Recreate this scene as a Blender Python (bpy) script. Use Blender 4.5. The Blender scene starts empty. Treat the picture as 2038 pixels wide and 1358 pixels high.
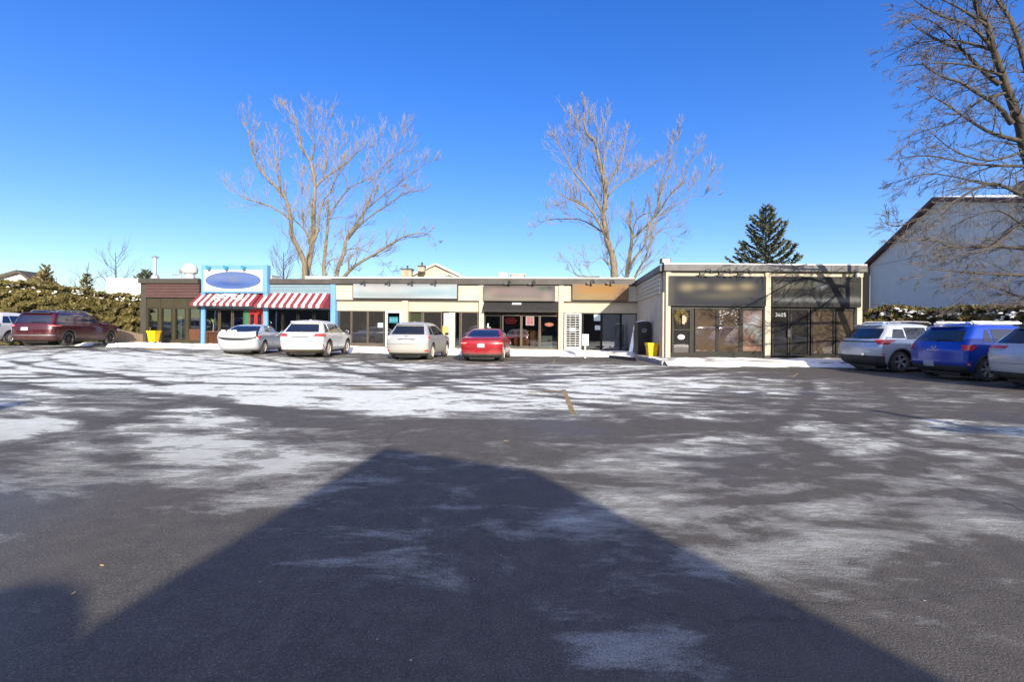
import bpy, bmesh, math, random
import numpy as np
from mathutils import Vector, Matrix, Euler
random.seed(7); np.random.seed(7)
SC = bpy.context.scene; COL = SC.collection
# ------------------------------------------------------------------ camera, sky, sun, exposure
FPX, HY, ROLL, CH = 900.0, 657.0, math.radians(.4), 1.40
cd = bpy.data.cameras.new('camera'); cam = bpy.data.objects.new('camera', cd); COL.objects.link(cam)
cd.sensor_width = 36; cd.lens = 36*FPX/2038; cd.shift_y = (HY-679)/2038; cd.clip_start = .05; cd.clip_end = 3000
cam.matrix_world = Matrix.Translation((0, 0, CH)) @ Matrix.Rotation(math.pi/2, 4, 'X') @ Matrix.Rotation(ROLL, 4, 'Z')
SC.camera = cam
SEL, SAZ = math.radians(18.5), math.radians(15)
SUND = Vector((-math.sin(SAZ)*math.cos(SEL), math.cos(SAZ)*math.cos(SEL), -math.sin(SEL)))   # travel direction
W = bpy.data.worlds.new('World'); SC.world = W; W.use_nodes = True
nt = W.node_tree; bg = nt.nodes['Background']; sk = nt.nodes.new('ShaderNodeTexSky'); sk.sky_type = 'NISHITA'
sk.sun_disc = False; sk.sun_elevation = SEL; sk.sun_rotation = math.pi-SAZ
sk.altitude = 300; sk.air_density = 1.0; sk.dust_density = .0; sk.ozone_density = 2.2
hs = nt.nodes.new('ShaderNodeHueSaturation'); hs.inputs['Saturation'].default_value = 1.36; hs.inputs['Hue'].default_value = .5215; hs.inputs['Value'].default_value = 1.0
bw = nt.nodes.new('ShaderNodeRGBToBW'); ma = nt.nodes.new('ShaderNodeMath'); ma.operation = 'MULTIPLY_ADD'; ma.inputs[1].default_value = .12; ma.inputs[2].default_value = 1
dv = nt.nodes.new('ShaderNodeMath'); dv.operation = 'DIVIDE'; dv.inputs[0].default_value = 1; vm_ = nt.nodes.new('ShaderNodeVectorMath'); vm_.operation = 'SCALE'
nt.links.new(sk.outputs[0], bw.inputs[0]); nt.links.new(bw.outputs[0], ma.inputs[0]); nt.links.new(ma.outputs[0], dv.inputs[1]); nt.links.new(sk.outputs[0], vm_.inputs[0]); nt.links.new(dv.outputs[0], vm_.inputs['Scale'])
nt.links.new(vm_.outputs[0], hs.inputs['Color']); 
gt = nt.nodes.new('ShaderNodeTexCoord'); dt = nt.nodes.new('ShaderNodeVectorMath'); dt.operation = 'DOT_PRODUCT'; dt.inputs[1].default_value = tuple(-SUND)   # warm sky glow added around the sun to lift the shadows
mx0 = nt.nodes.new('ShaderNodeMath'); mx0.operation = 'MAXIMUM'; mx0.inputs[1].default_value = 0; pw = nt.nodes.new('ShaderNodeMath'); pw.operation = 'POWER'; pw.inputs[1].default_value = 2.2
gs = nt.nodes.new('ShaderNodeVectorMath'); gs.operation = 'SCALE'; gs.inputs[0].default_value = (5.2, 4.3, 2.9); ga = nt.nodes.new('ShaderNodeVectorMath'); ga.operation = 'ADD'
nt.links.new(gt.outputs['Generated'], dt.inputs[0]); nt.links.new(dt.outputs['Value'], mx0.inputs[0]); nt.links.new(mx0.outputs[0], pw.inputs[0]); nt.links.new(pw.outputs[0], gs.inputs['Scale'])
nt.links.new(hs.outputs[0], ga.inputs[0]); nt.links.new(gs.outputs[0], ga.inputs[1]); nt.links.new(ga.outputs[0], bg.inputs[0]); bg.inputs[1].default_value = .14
sl = bpy.data.lights.new('sun', 'SUN'); so = bpy.data.objects.new('sun', sl); COL.objects.link(so)
sl.energy = 3.75; sl.angle = math.radians(.35); sl.color = (1, .92, .76)
so.rotation_mode = 'QUATERNION'; so.rotation_quaternion = (-SUND).to_track_quat('Z', 'Y')
SC.view_settings.view_transform = 'Standard'; SC.view_settings.look = 'None'; SC.view_settings.exposure = 1.17; SC.view_settings.gamma = 1
SC.render.resolution_x = 1024; SC.render.resolution_y = 683

# ------------------------------------------------------------------ helpers
def ray(px, py):                       # direction with y = 1
    u = (px-1019)/FPX; v = (HY-py)/FPX; c, s = math.cos(ROLL), math.sin(ROLL)
    return Vector((u*c-v*s, 1, u*s+v*c))
def atY(px, py, Y): return Vector((0, 0, CH))+ray(px, py)*Y
def topx(X, Y, Z):                     # world -> photo pixel (numpy ok)
    a = X/Y; b = (Z-CH)/Y; c, s = math.cos(ROLL), math.sin(ROLL)
    return 1019+FPX*(a*c+b*s), HY-FPX*(-a*s+b*c)
class MB:
    def __init__(s): s.v = []; s.f = []; s.mi = []
    def add(s, vs, fs, mi=0):
        n = len(s.v); s.v += [tuple(p) for p in vs]; s.f += [tuple(i+n for i in f) for f in fs]; s.mi += [mi]*len(fs); return s
    def hexa(s, p, mi=0):              # 8 points: bottom 0-3, top 4-7
        return s.add(p, [(3, 2, 1, 0), (4, 5, 6, 7), (0, 1, 5, 4), (1, 2, 6, 5), (2, 3, 7, 6), (3, 0, 4, 7)], mi)
    def box(s, x0, x1, y0, y1, z0, z1, mi=0):
        return s.hexa([(x0, y0, z0), (x1, y0, z0), (x1, y1, z0), (x0, y1, z0), (x0, y0, z1), (x1, y0, z1), (x1, y1, z1), (x0, y1, z1)], mi)
    def tube(s, pts, rs, n=6, cap=True, mi=0):
        pts = [Vector(p) for p in pts]; rings = []
        if not hasattr(rs, '__len__'): rs = [rs]*len(pts)
        for i, p in enumerate(pts):
            d = (pts[min(i+1, len(pts)-1)]-pts[max(i-1, 0)])
            if d.length < 1e-9: d = Vector((0, 0, 1))
            d.normalize(); a = d.cross(Vector((0, .13, 1)) if abs(d.z) < .9 else Vector((1, .1, 0))).normalized(); b = d.cross(a)
            rings.append([p+a*rs[i]*math.cos(6.28318*k/n)+b*rs[i]*math.sin(6.28318*k/n) for k in range(n)])
        fs = [(i*n+k, i*n+(k+1) % n, (i+1)*n+(k+1) % n, (i+1)*n+k) for i in range(len(pts)-1) for k in range(n)]
        if cap: fs += [tuple(range(n-1, -1, -1)), tuple((len(pts)-1)*n+k for k in range(n))]
        return s.add([q for r in rings for q in r], fs, mi)
    def lathe(s, prof, c=(0, 0, 0), n=24, axis='z', mi=0):      # prof: (r, h)
        vs = []
        for r, h in prof:
            for k in range(n):
                a = 6.28318*k/n; x, y, z = r*math.cos(a), r*math.sin(a), h
                if axis == 'y': x, y, z = x, h, y
                vs.append((c[0]+x, c[1]+y, c[2]+z))
        m = len(prof)
        fs = [(i*n+k, i*n+(k+1) % n, (i+1)*n+(k+1) % n, (i+1)*n+k) for i in range(m-1) for k in range(n)]
        fs += [tuple(range(n-1, -1, -1)), tuple((m-1)*n+k for k in range(n))]
        return s.add(vs, fs, mi)
    def grid(s, P, mi=0):              # P[i][j]
        m, n = len(P), len(P[0]); return s.add([p for r in P for p in r], [(i*n+j, i*n+j+1, (i+1)*n+j+1, (i+1)*n+j) for i in range(m-1) for j in range(n-1)], mi)
def origin_of(o):
    v = Vector((0, 0, 0))
    while o: v += o.location; o = o.parent
    return v
def obj(name, mb, mats, parent=None, smooth=False, world=True, fix=True, **kw):
    me = bpy.data.meshes.new(name)
    off = origin_of(parent) if (parent and world) else Vector((0, 0, 0))
    me.from_pydata([(a-off.x, b-off.y, c-off.z) for a, b, c in mb.v], [], mb.f)
    if not isinstance(mats, (list, tuple)): mats = [mats]
    for m in mats: me.materials.append(m)
    if len(mats) > 1: me.polygons.foreach_set('material_index', mb.mi)
    if fix and len(mb.f) < 30000:
        bm = bmesh.new(); bm.from_mesh(me); bmesh.ops.recalc_face_normals(bm, faces=bm.faces); bm.to_mesh(me); bm.free()
    if smooth:
        me.polygons.foreach_set('use_smooth', [True]*len(me.polygons))
        try: me.set_sharp_from_angle(angle=math.radians(smooth if smooth is not True else 40))
        except Exception: pass
    o = bpy.data.objects.new(name, me); COL.objects.link(o)
    if parent: o.parent = parent
    for k, v in kw.items(): o[k] = v
    return o
def thing(name, label, cat, loc=(0, 0, 0), rz=0, group=None):
    o = bpy.data.objects.new(name, None); COL.objects.link(o); o.location = loc; o.rotation_euler = (0, 0, rz); o.empty_display_size = .2
    o['label'] = label; o['category'] = cat
    if group: o['group'] = group
    return o
def tag(o, label, cat, group=None):
    o['label'] = label; o['category'] = cat
    if group: o['group'] = group
    return o
# ------------------------------------------------------------------ materials
def mat(name, col, rough=.7, var=.0, vs=3., metal=0, spec=.5, coat=0, bump=0, bs=40., col2=None, scale=(1, 1, 1), emit=None, es=1, det=4):
    m = bpy.data.materials.new(name); m.use_nodes = True; t = m.node_tree; b = t.nodes['Principled BSDF']
    b.inputs['Roughness'].default_value = rough; b.inputs['Metallic'].default_value = metal; b.inputs['Specular IOR Level'].default_value = spec
    b.inputs['Coat Weight'].default_value = coat; b.inputs['Coat Roughness'].default_value = .06
    b.inputs['Base Color'].default_value = (*col, 1)
    if var or col2 or bump:
        tc = t.nodes.new('ShaderNodeTexCoord'); mp = t.nodes.new('ShaderNodeMapping'); mp.inputs['Scale'].default_value = scale
        t.links.new(tc.outputs['Object'], mp.inputs[0])
    if var or col2:
        n = t.nodes.new('ShaderNodeTexNoise'); n.inputs['Scale'].default_value = vs; n.inputs['Detail'].default_value = det; n.inputs['Roughness'].default_value = .65
        t.links.new(mp.outputs[0], n.inputs['Vector'])
        r = t.nodes.new('ShaderNodeValToRGB'); c2 = col2 or tuple(min(1, c*(1+var)) for c in col)
        c1 = col if col2 else tuple(c*(1-var) for c in col)
        r.color_ramp.elements[0].position = .32; r.color_ramp.elements[1].position = .68
        r.color_ramp.elements[0].color = (*c1, 1); r.color_ramp.elements[1].color = (*c2, 1)
        t.links.new(n.outputs['Fac'], r.inputs[0]); t.links.new(r.outputs[0], b.inputs['Base Color'])
    if bump:
        n2 = t.nodes.new('ShaderNodeTexNoise'); n2.inputs['Scale'].default_value = bs; n2.inputs['Detail'].default_value = 5
        t.links.new(mp.outputs[0], n2.inputs['Vector'])
        bp = t.nodes.new('ShaderNodeBump'); bp.inputs['Strength'].default_value = bump; bp.inputs['Distance'].default_value = .02
        t.links.new(n2.outputs['Fac'], bp.inputs['Height']); t.links.new(bp.outputs[0], b.inputs['Normal'])
    if emit: b.inputs['Emission Color'].default_value = (*emit, 1); b.inputs['Emission Strength'].default_value = es
    return m
def glassmat(name, tint, refl, rough=.02, transp=1., pane_tone=(.05, .046, .042)):
    m = bpy.data.materials.new(name); m.use_nodes = True; t = m.node_tree; t.nodes.remove(t.nodes['Principled BSDF']); out = t.nodes['Material Output']
    tr = t.nodes.new('ShaderNodeBsdfTransparent'); tr.inputs[0].default_value = (*tint, 1)
    df = t.nodes.new('ShaderNodeBsdfDiffuse'); df.inputs[0].default_value = (*pane_tone, 1)
    m1 = t.nodes.new('ShaderNodeMixShader'); m1.inputs[0].default_value = transp; t.links.new(df.outputs[0], m1.inputs[1]); t.links.new(tr.outputs[0], m1.inputs[2])
    gl = t.nodes.new('ShaderNodeBsdfGlossy'); gl.inputs['Roughness'].default_value = rough; gl.inputs[0].default_value = (.95, .96, 1, 1)
    tc = t.nodes.new('ShaderNodeTexCoord'); n = t.nodes.new('ShaderNodeTexNoise'); n.inputs['Scale'].default_value = .5; n.inputs['Detail'].default_value = 1
    bp = t.nodes.new('ShaderNodeBump'); bp.inputs['Strength'].default_value = .35; bp.inputs['Distance'].default_value = .02
    t.links.new(tc.outputs['Object'], n.inputs['Vector']); t.links.new(n.outputs[0], bp.inputs['Height']); t.links.new(bp.outputs[0], gl.inputs['Normal'])
    m2 = t.nodes.new('ShaderNodeMixShader'); m2.inputs[0].default_value = refl
    t.links.new(m1.outputs[0], m2.inputs[1]); t.links.new(gl.outputs[0], m2.inputs[2]); t.links.new(m2.outputs[0], out.inputs[0])
    return m
def vcolmat(name, rough=.5, emit=0):
    m = bpy.data.materials.new(name); m.use_nodes = True; t = m.node_tree; b = t.nodes['Principled BSDF']; b.inputs['Roughness'].default_value = rough
    a = t.nodes.new('ShaderNodeAttribute'); a.attribute_name = 'col'; mu = t.nodes.new('ShaderNodeVectorMath'); mu.operation = 'SCALE'; mu.inputs[3].default_value = .34; b.inputs['Specular IOR Level'].default_value = .25; t.links.new(a.outputs['Color'], mu.inputs[0]); t.links.new(mu.outputs[0], b.inputs['Base Color']); return m
# paint with road salt / mud climbing from the sills (object space dirt)
def paint(name, col, dirt=.5, dcol=(.30, .27, .23), top=.95, metal=.25, rough=.32):
    m = bpy.data.materials.new(name); m.use_nodes = True; t = m.node_tree; b = t.nodes['Principled BSDF']; L = t.links.new
    tc = t.nodes.new('ShaderNodeTexCoord'); sx = t.nodes.new('ShaderNodeSeparateXYZ'); L(tc.outputs['Object'], sx.inputs[0])
    n = t.nodes.new('ShaderNodeTexNoise'); n.inputs['Scale'].default_value = 3.2; n.inputs['Detail'].default_value = 7; n.inputs['Roughness'].default_value = .7; L(tc.outputs['Object'], n.inputs['Vector'])
    mr = t.nodes.new('ShaderNodeMapRange'); mr.inputs[1].default_value = top; mr.inputs[2].default_value = .15; mr.inputs[3].default_value = -.55; mr.inputs[4].default_value = .75
    L(sx.outputs['Z'], mr.inputs[0]); ad = t.nodes.new('ShaderNodeMath'); ad.operation = 'ADD'; L(mr.outputs[0], ad.inputs[0]); L(n.outputs['Fac'], ad.inputs[1])
    m2 = t.nodes.new('ShaderNodeMapRange'); m2.inputs[1].default_value = .25; m2.inputs[2].default_value = 1.0; m2.inputs[4].default_value = dirt; L(ad.outputs[0], m2.inputs[0])
    mx = t.nodes.new('ShaderNodeMix'); mx.data_type = 'RGBA'; mx.inputs[6].default_value = (*col, 1); mx.inputs[7].default_value = (*dcol, 1)
    L(m2.outputs[0], mx.inputs[0]); L(mx.outputs[2], b.inputs['Base Color'])
    m3 = t.nodes.new('ShaderNodeMapRange'); m3.inputs[2].default_value = 1; m3.inputs[3].default_value = rough; m3.inputs[4].default_value = .85; L(m2.outputs[0], m3.inputs[0]); L(m3.outputs[0], b.inputs['Roughness'])
    m4 = t.nodes.new('ShaderNodeMapRange'); m4.inputs[2].default_value = .6; m4.inputs[3].default_value = .8; m4.inputs[4].default_value = 0; L(m2.outputs[0], m4.inputs[0]); L(m4.outputs[0], b.inputs['Coat Weight'])
    b.inputs['Metallic'].default_value = metal; b.inputs['Coat Roughness'].default_value = .08
    return m
M = {}
M['cream'] = mat('cream_stucco', (.44, .385, .285), .85, .10, 1.5, bump=.25, bs=60)
M['cream_siding'] = mat('cream_siding', (.46, .41, .31), .7, .08, 2)
M['cap'] = mat('grey_metal_cap', (.055, .048, .042), .6, .25, 1.2)
M['capblue'] = mat('weathered_cap', (.085, .082, .082), .6, .35, 1.5)
M['beige'] = mat('beige_stucco', (.50, .43, .34), .9, .12, 2, bump=.5, bs=35)
M['brownsiding'] = mat('maroon_siding', (.075, .036, .030), .6, .12, 2)
M['olive'] = mat('olive_panel', (.038, .031, .014), .55, .15, 1.2)
M['taupe'] = mat('taupe_trim', (.05, .044, .034), .7, .12, 2)
M['blue'] = mat('sky_blue_paint', (.12, .28, .54), .55, .06, 2)
M['paleblue'] = mat('pale_blue_siding', (.16, .235, .28), .6, .07, 2)
M['white'] = mat('white_paint', (.55, .54, .52), .5, .05, 2)
M['red'] = mat('red_door_paint', (.36, .016, .014), .45, .1, 2)
M['darkframe'] = mat('dark_bronze_frame', (.014, .012, .010), .55, .2, 2, spec=.25)
M['brownframe'] = mat('brown_frame', (.085, .064, .045), .55, .15, 2)
M['black'] = mat('black_paint', (.015, .015, .016), .45, .2, 3)
M['fabric'] = mat('black_canvas', (.018, .017, .017), .8, .15, 3)
M['wood'] = mat('brown_wood', (.10, .038, .016), .6, .25, 5)
M['owood'] = mat('orange_wood', (.55, .21, .07), .45, .15, 5)
M['interior'] = mat('interior_wall', (.30, .28, .25), .9, .25, .8)
M['tile'] = mat('interior_floor', (.16, .14, .12), .5, .2, 1)
M['glass'] = glassmat('shop_glass', (.55, .58, .56), .13)
M['glassdark'] = glassmat('grey_film_glass', (.30, .29, .27), .16, transp=.55)
M['glassbright'] = glassmat('pale_reflection_glass', (.3, .32, .34), .34, transp=.3, pane_tone=(.13, .16, .17))  # pale bluish diffuse colour in the pane imitates a bright reflection
M['glassbrown'] = glassmat('brown_reflection_glass', (.30, .25, .2), .20, transp=.3, pane_tone=(.11, .078, .052))  # brown diffuse colour in the pane imitates the mirrored brown scene
M['screen'] = mat('grey_window_screen', (.15, .14, .125), .9, .2, 2)
M['snow'] = mat('snow', (.86, .84, .78), .85, .10, 2.5, bump=.6, bs=9)
M['concrete'] = mat('concrete', (.38, .35, .31), .9, .15, 3, bump=.3, bs=30)
M['bark'] = mat('pale_bark', (.27, .215, .145), .9, 0, 5, col2=(.11, .085, .057), bump=.8, bs=12, scale=(2, 2, .5))
M['twig'] = mat('pale_twig', (.20, .172, .12), .85, .25, 3)
M['barkdark'] = mat('dark_bark', (.085, .068, .05), .9, 0, 4, col2=(.03, .026, .021), bump=.9, bs=14, scale=(2, 2, .5))
M['twigdark'] = mat('dark_twig', (.095, .08, .07), .85, .3, 3)
M['needle'] = mat('spruce_needles', (.085, .095, .055), .8, .4, 2)
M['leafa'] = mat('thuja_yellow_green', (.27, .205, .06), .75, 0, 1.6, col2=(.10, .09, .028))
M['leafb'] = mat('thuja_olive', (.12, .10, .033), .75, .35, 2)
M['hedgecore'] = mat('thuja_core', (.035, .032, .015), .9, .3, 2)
M['fence'] = mat('weathered_fence', (.22, .165, .11), .85, .2, 3, scale=(4, 4, .4))
M['greywall'] = mat('grey_stucco_wall', (.72, .69, .63), .9, .05, 1, bump=.35, bs=25)
M['brick'] = mat('tan_brick', (.32, .24, .15), .9, 0, 30, col2=(.13, .09, .06))
M['maroon'] = mat('maroon_trim', (.11, .04, .035), .6, .1, 2)
M['shingle'] = mat('brown_shingle', (.12, .10, .09), .9, .2, 4)
M['metal'] = mat('galvanised_metal', (.55, .56, .57), .4, .12, 3, metal=.7)
M['yellow'] = mat('yellow_plastic', (.85, .52, .01), .45, .06, 3)
M['linepaint'] = mat('worn_yellow_line', (.52, .33, .09), .8, 0, 9, col2=(.10, .085, .06))
M['tyre'] = mat('tyre_rubber', (.035, .033, .031), .85, 0, 6, col2=(.10, .095, .085))
M['rim'] = mat('alloy_rim', (.50, .50, .50), .35, .15, 8, metal=.7)
M['rimdark'] = mat('dark_alloy', (.05, .048, .046), .4, .2, 8, metal=.5)
M['rimdirty'] = mat('salted_wheel', (.52, .48, .41), .85, .2, 8)
M['plastic'] = mat('black_plastic', (.03, .03, .032), .65, 0, 5, col2=(.075, .07, .065))
M['carglass'] = mat('car_glass', (.012, .014, .018), .07, 0, 3, spec=.9, coat=.4)
M['carglassblue'] = mat('tinted_car_glass', (.012, .016, .035), .10, 0, 3, spec=.8, coat=.4)
M['lamp'] = mat('red_lamp', (.55, .02, .015), .15, .2, 9, coat=.8)
M['lampo'] = mat('clear_lamp', (.75, .45, .40), .2, .2, 9, coat=.8)
M['plate'] = mat('licence_plate', (.42, .44, .48), .5, .12, 18)
M['chrome'] = mat('chrome', (.75, .75, .75), .2, 0, 3, metal=1)
M['neonred'] = mat('neon_red', (.6, .03, .03), .4, emit=(1, .06, .05), es=.5)
M['neongreen'] = mat('neon_green', (.03, .4, .15), .4, emit=(.05, .8, .3), es=.45)
M['vcol'] = vcolmat('printed_panel', .8)
M['curtain'] = mat('cream_blind', (.62, .58, .34), .8, .05, 2)
M['green'] = mat('pale_green_panel', (.38, .52, .40), .6, .08, 2)
M['leaf'] = mat('green_leaf', (.22, .30, .08), .6, .3, 4)
M['stone'] = mat('pale_stone', (.45, .38, .28), .9, 0, 2, col2=(.25, .2, .15))
M['tan'] = mat('tan_siding', (.52, .42, .30), .85, .1, 1)
M['brickbrown'] = mat('brown_brick', (.20, .13, .09), .9, .3, 3)
M['leafdry'] = mat('dry_leaf', (.45, .30, .15), .8, .3, 9)
# ------------------------------------------------------------------ ground
def gz(X, Y):                          # lot rises gently to the left
    r = .016*np.logaddexp(0, (-X-4)/1.5)*1.5
    f = np.clip(1-(Y-22)/9*.55, .45, 1)
    return r*f
def interp2(px, py, cols, rows, tab):
    px = np.clip(px, cols[0], cols[-1]-1e-3); py = np.clip(py, rows[0], rows[-1]-1e-3)
    i = np.searchsorted(cols, px, side='right')-1; j = np.searchsorted(rows, py, side='right')-1
    tx = (px-cols[i])/(cols[i+1]-cols[i]); ty = (py-rows[j])/(rows[j+1]-rows[j]); tx = tx*tx*(3-2*tx); ty = ty*ty*(3-2*ty)
    return (tab[j, i]*(1-tx)+tab[j, i+1]*tx)*(1-ty)+(tab[j+1, i]*(1-tx)+tab[j+1, i+1]*tx)*ty
cols = np.array([-400, 0, 200, 400, 600, 800, 1000, 1200, 1400, 1600, 1800, 2000, 2400.])
TAB = [
 (685, '3 3 4 6 2 2 2 2 2 2 2 2 2'), (696, '4 4 4 4 2 1 1 1 1 1 1 2 2'), (706, '8 7 8 5 2 2 1 1 1 1 1 2 2'),
 (718, '9 9 10 9 6 3 2 1 1 1 1 2 2'), (730, '9 9 10 10 8 6 4 5 3 1 1 2 2'), (745, '8 7 9 10 9 4 5 6 5 2 1 2 2'),
 (760, '6 5 8 9 9 6 6 7 6 4 2 3 3'), (780, '4 4 6 8 9 10 8 8 5 5 3 3 3'), (800, '4 4 3 6 8 10 8 7 4 4 4 3 3'),
 (820, '6 7 5 5 3 8 5 4 5 4 4 2 2'), (850, '7 8 6 5 3 1 0 1 3 4 6 5 5'), (880, '4 4 6 6 4 1 1 2 5 4 7 6 6'),
 (920, '2 2 4 6 6 2 2 4 3 4 4 6 6'), (970, '3 3 3 4 5 2 1 3 4 4 5 4 4'), (1030, '1 0 1 4 1 0 2 4 5 5 5 5 5'),
 (1100, '0 0 0 0 2 2 1 2 4 5 4 3 3'), (1200, '0 0 0 0 0 1 0 1 2 2 2 2 2'), (1280, '0 0 0 0 0 0 1 4 5 2 0 0 0'), (1360, '0 0 0 0 0 0 0 2 2 1 0 0 0')]
rows = np.array([float(r) for r, _ in TAB]); tab = np.array([[float(q)/10 for q in s.split()] for _, s in TAB])
xa = np.concatenate([[-900, -300, -120, -60, -42], np.arange(-34, 27, .125), [32, 45, 70, 150, 400, 900]])
ya = np.concatenate([[-400, -120, -50, -20, -8, -2, 0], np.arange(1, 8, .07), np.arange(8, 33, .125), [36, 42, 60, 100, 250, 900]])
GX, GY = np.meshgrid(xa, ya); GZ = gz(GX, GY); nx, ny = len(xa), len(ya)
vs = np.stack([GX, GY, GZ], -1).reshape(-1, 3)
ii = (np.arange(ny-1)[:, None]*nx+np.arange(nx-1)[None, :]).ravel()
fs = np.stack([ii, ii+1, ii+1+nx, ii+nx], -1)
me = bpy.data.meshes.new('asphalt_ground'); me.vertices.add(len(vs)); me.vertices.foreach_set('co', vs.ravel())
me.loops.add(len(fs)*4); me.loops.foreach_set('vertex_index', fs.ravel()); me.polygons.add(len(fs))
me.polygons.foreach_set('loop_start', np.arange(0, len(fs)*4, 4)); me.update(calc_edges=True); me.polygons.foreach_set('use_smooth', [True]*len(fs))
YY = np.maximum(GY, .8); PX, PY = topx(GX, YY, GZ)
cov = interp2(PX, PY, cols, rows, tab)
cov = cov-.09*np.clip((PX-1250)/200, 0, 1)
cov = np.minimum(np.where(GY < 1.2, 0, cov), .71)
# tyre tracks worn through the snow: polylines on the lot (photo pixels of the ground points), half width metres, strength
TR = [([(2060, 978), (1922, 940), (1836, 906), (1808, 903)], .10, .5), ([(2040, 925), (1922, 893), (1820, 885), (1698, 850), (1640, 824)], .11, .5),
      ([(1338, 1006), (1475, 1002), (1580, 990), (1680, 975), (1768, 954), (1820, 920)], .10, .5), ([(20, 731), (82, 742), (223, 754), (330, 772)], .12, .9),
      ([(170, 786), (343, 793), (446, 807), (560, 835), (690, 845)], .28, .7), ([(1640, 640+180), (1740, 845), (1860, 880), (2040, 905)], .13, .5),
      ([(1010, 742), (900, 752), (800, 775), (700, 772)], .3, .5), ([(650, 735), (860, 770), (1100, 800), (1400, 815)], .15, .35), ([(-20, 765), (100, 762), (230, 756)], .2, .8),
      ([(400, 722), (700, 745), (1000, 735)], .2, .4), ([(0, 900), (200, 850), (330, 812)], .25, .5), ([(180, 830), (230, 905), (290, 980), (420, 1060)], .16, .35),
      ([(1060, 770), (1250, 830), (1500, 860), (1700, 930)], .2, .4), ([(1030, 760), (1180, 745), (1400, 742)], .18, .5)]
def seg_dist(X, Y, a, b):
    d = b-a; L = max(1e-6, d.dot(d)); t = np.clip(((X-a[0])*d[0]+(Y-a[1])*d[1])/L, 0, 1); return np.hypot(X-a[0]-t*d[0], Y-a[1]-t*d[1])
for pl, wd, am in TR:
    P = []
    for p in pl:
        r = ray(*p); P.append(np.array([r.x/-r.z*CH, CH/-r.z]))
    # smooth the polyline
    Q = []
    for k in range(len(P)-1):
        p0, p1, p2, p3 = P[max(k-1, 0)], P[k], P[k+1], P[min(k+2, len(P)-1)]
        for t in (0, .25, .5, .75): Q.append(.5*((2*p1)+(p2-p0)*t+(2*p0-5*p1+4*p2-p3)*t*t+(3*p1-p0-3*p2+p3)*t**3))
    Q.append(P[-1]); D = np.full(GX.shape, 99.)
    for a, b in zip(Q[:-1], Q[1:]): D = np.minimum(D, seg_dist(GX, GY, a, b))
    cov -= .62*am*np.exp(-(D/(wd*1.15))**2)
rt = random.Random(5)
for k in range(9):                      # wheel ruts in pairs, sweeping between the rows of stalls
    cx, cy, R0 = rt.uniform(-30, 22), rt.uniform(20, 60), 0; px_, py_ = rt.uniform(-16, 10), rt.uniform(8.5, 16); R0 = math.hypot(px_-cx, py_-cy)
    for o_ in (0, 1.5):
        D = np.abs(np.hypot(GX-cx, GY-cy)-R0-o_); cov = cov-.30*np.exp(-(D/.13)**2)*(GY > 6.5)
dens = np.clip((GY-2.6)/5.5, .0, 1)**.9*.68+.32
for nm, arr in (('snow', cov), ('dens', dens)):
    at = me.attributes.new(nm, 'FLOAT', 'POINT'); at.data.foreach_set('value', arr.ravel().astype(np.float32))
g = bpy.data.objects.new('asphalt_ground', me); COL.objects.link(g); g['kind'] = 'structure'
m = bpy.data.materials.new('asphalt_with_snow'); m.use_nodes = True; t = m.node_tree; b = t.nodes['Principled BSDF']; L = t.links.new
def node(k, **kw):
    n = t.nodes.new(k)
    for a, v in kw.items():
        if a.startswith('i'): n.inputs[int(a[1:])].default_value = v
        else: setattr(n, a, v)
    return n
def noise(sc, det=5, ro=.6, vec=None, dist=0):
    n = node('ShaderNodeTexNoise'); n.inputs['Scale'].default_value = sc; n.inputs['Detail'].default_value = det; n.inputs['Roughness'].default_value = ro; n.inputs['Distortion'].default_value = dist
    L((vec or tc.outputs['Object']), n.inputs['Vector']); return n.outputs['Fac']
def mth(op, a, b_=None, clamp=False):
    n = node('ShaderNodeMath', operation=op, use_clamp=clamp)
    for k, v in ((0, a), (1, b_)):
        if v is None: continue
        if isinstance(v, (int, float)): n.inputs[k].default_value = v
        else: L(v, n.inputs[k])
    return n.outputs[0]
def mr(v, a, b_, c=0., d=1., smooth=False):
    n = node('ShaderNodeMapRange', i1=a, i2=b_, i3=c, i4=d)
    if smooth: n.interpolation_type = 'SMOOTHSTEP'
    L(v, n.inputs[0]); return n.outputs[0]
def mixc(f, c1, c2):
    n = node('ShaderNodeMix', data_type='RGBA')
    for k, v in ((0, f), (6, c1), (7, c2)):
        if isinstance(v, tuple): n.inputs[k].default_value = v if len(v) == 4 else (*v, 1)
        elif isinstance(v, (int, float)): n.inputs[k].default_value = v
        else: L(v, n.inputs[k])
    return n.outputs[2]
tc = node('ShaderNodeTexCoord'); asn = node('ShaderNodeAttribute', attribute_name='snow').outputs['Fac']; ade = node('ShaderNodeAttribute', attribute_name='dens').outputs['Fac']
mp2 = node('ShaderNodeMapping'); mp2.inputs['Scale'].default_value = (.62, 1.5, 1); mp2.inputs['Rotation'].default_value = (0, 0, .25); L(tc.outputs['Object'], mp2.inputs[0])
mp = node('ShaderNodeMapping'); mp.inputs['Scale'].default_value = (.75, 1.25, 1); mp.inputs['Rotation'].default_value = (0, 0, .35); L(tc.outputs['Object'], mp.inputs[0])
n1 = noise(.9, 6, .62, mp.outputs[0], .6); n2 = noise(5, 5, .7); n3 = noise(70, 3, .8); n4 = noise(120, 3, .9); nbig = noise(.22, 3, .5); nst = noise(1.7, 7, .74, mp2.outputs[0], .35)
fld = mth('ADD', mth('ADD', mth('MULTIPLY', n1, 1.25), mth('MULTIPLY', mth('SUBTRACT', nst, .5), 1.9)), mth('ADD', mth('MULTIPLY', n2, .28), mth('MULTIPLY', n3, .20)))
fld = mth('ADD', fld, mth('ADD', mth('MULTIPLY', asn, 1.05), -1.38))
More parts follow.
